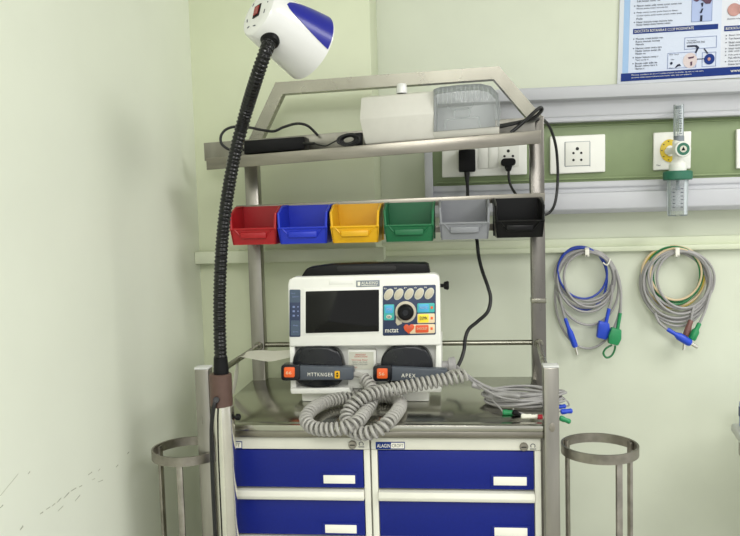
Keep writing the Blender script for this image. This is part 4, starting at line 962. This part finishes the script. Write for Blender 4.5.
stick(h2, 'green_plug', (699.6, 323), (691.6, 339.6), .006, .0105, 'cgreen', YC-.012)
b = new(); ptube(b, [(655, 313, YC), (659, 322, YC-.01), (667.4, 329.4, YC-.016)], YC, .0036); obj('grey_tail', b, 'lead', h2); b = new(); ptube(b, [(711, 290, YC), (706, 308, YC-.006), (699.4, 323.6, YC-.012)], YC, .0036); obj('grey_tail', b, 'lead', h2); b = new(); ptube(b, [(694, 306, YC), (692, 314, YC-.003), (691, 320.6, YC-.004)], YC, .0036); obj('grey_tail', b, 'lead', h2)

# ------------------------------------------------------------------ cylinder stands
def stand(cxp, cyp, Zr, angs, label):
    c = PZ(cxp, cyp, Zr); R = .0735; hb_ = .0185
    t = thing('cylinder_stand', label, 'cylinder stand', (c.x, c.y, 0), 'gas cylinder stands beside the trolley')
    def hoop(z0, nm):
        b = new(); n = 56
        rg = []
        for k in range(n):
            a = 2*PI*k/n; d = V((math.cos(a), math.sin(a), 0)); q = V((c.x, c.y, 0))
            rg.append([b.verts.new(q+d*R+V((0, 0, z0))), b.verts.new(q+d*R+V((0, 0, z0-hb_))), b.verts.new(q+d*(R-.004)+V((0, 0, z0-hb_))), b.verts.new(q+d*(R-.004)+V((0, 0, z0)))])
        for k in range(n):
            a, d = rg[k], rg[(k+1) % n]
            for j in range(4): b.faces.new((a[j], a[(j+1) % 4], d[(j+1) % 4], d[j]))
        return obj(nm, b, 'iron', t)
    hoop(Zr, 'top_hoop'); hoop(.05, 'bottom_hoop')
    for a in angs:
        a = math.radians(a); d = V((math.cos(a), math.sin(a), 0)); p = V((c.x, c.y, 0))+d*(R-.0078)
        b = new(); bar(b, p+V((0, 0, .02)), p+V((0, 0, Zr-.003)), .0122, d, .006, .0008)
        obj('upright', b, 'iron', t)
    b = new(); lathe(b, (c.x, c.y, .012), (c.x, c.y, .02), [(0, R), (1, R)], 40); lathe(b, (c.x, c.y, 0), (c.x, c.y, .012), [(0, R*.6), (1, R*.6)], 24); obj('base_plate', b, 'iron', t)
stand(599.5, 443.6, .85, (150, 292, 19), 'dark round steel cylinder stand on the right of the trolley')
stand(188, 446.5, .84, (274, 170, 30), 'dark round steel cylinder stand between the trolley and the left wall')

# ------------------------------------------------------------------ table cut by the right edge
tA = P(730.5, 422.5, 2.1); zt = tA.z
tB = PZ(740.2, 436.5, zt); td = (tB-tA).normalized(); te = V((-td.y, td.x, 0))
if te.x < 0: te = -te
tb = thing('side_table', 'white side table corner cut by the right edge', 'table', tuple((tA+td*.3+te*.22).xy)+(0,))
def tbox(a0, a1, e0, e1, z0, z1, bv):
    g = new(); q = [tA+td*a+te*e for a, e in ((a0, e0), (a1, e0), (a1, e1), (a0, e1))]
    poly_prism(g, [V((p.x, p.y, z0)) for p in q], (0, 0, z1-z0)); bev(g, bv, 4); return g
obj('table_top', tbox(0, .6, 0, .45, zt-.024, zt, .008), 'capwhite', tb)
obj('apron', tbox(.03, .58, .015, .43, zt-.06, zt-.024, .003), 'white', tb)
obj('edge_clip', tbox(.085, .125, .004, .02, zt-.058, zt-.0255, .002), 'iron', tb, 'dark metal edge clip')
obj('column', tbox(.27, .33, .2, .26, .05, zt-.06, .004), 'steel', tb)
b = tbox(.05, .55, .2, .26, 0, .05, .006); merge(b, tbox(.27, .33, .02, .44, .01, .045, .006)); obj('foot', b, 'capwhite', tb)
q = P(738.4, 405, 2.06)
b = new(); box(b, q.x, q.x+.12, 1.99, 2.06, zt+.0003, zt+.07, .006, 3); sb = obj('carton', b, 'posterlav', None, None, (q.x+.06, 2.02, zt))
tag(sb, 'pale blue carton on the side table at the right edge', 'box')
b = new(); box(b, q.x-.0006, q.x+.1206, 1.9894, 2.0606, zt+.028, zt+.056, .003); obj('printed_band', b, 'posterblue', sb, 'dark blue printed band')

# ------------------------------------------------------------------ light
def area(name, loc, target, size, energy, color=(1, 1, 1), sy=None):
    l = bpy.data.lights.new(name, 'AREA'); l.energy = energy; l.size = size; l.color = color
    if sy: l.shape = 'RECTANGLE'; l.size_y = sy
    o = bpy.data.objects.new(name, l); COL.objects.link(o); o.location = loc
    o.rotation_euler = (V(target)-V(loc)).to_track_quat('-Z', 'Y').to_euler(); return o
area('ceiling_panel_and_fill_light', (2.1, .45, 2.75), (2.1, .45, 0), 1.3, 60, (1, .985, .965))
area('ceiling_panel_and_fill_light', (-.1, -.9, 2.76), (-.1, -.9, 0), 1.0, 20, (1, .985, .965))
area('ceiling_panel_and_fill_light', (.4, -2.1, 2.76), (.2, -2.1, 0), 1.3, 78, (1, .985, .965))  # unseen fill added behind the camera to brighten the wall under the shelf
w = bpy.data.worlds.new('world'); scene.world = w; w.use_nodes = True
w.node_tree.nodes['Background'].inputs[0].default_value = (.96, .97, .95, 1)
w.node_tree.nodes['Background'].inputs[1].default_value = 1.08
scene.view_settings.view_transform = 'Standard'; scene.view_settings.look = 'None'
scene.view_settings.gamma = 1; scene.view_settings.use_curve_mapping = False
scene.view_settings.exposure = 0
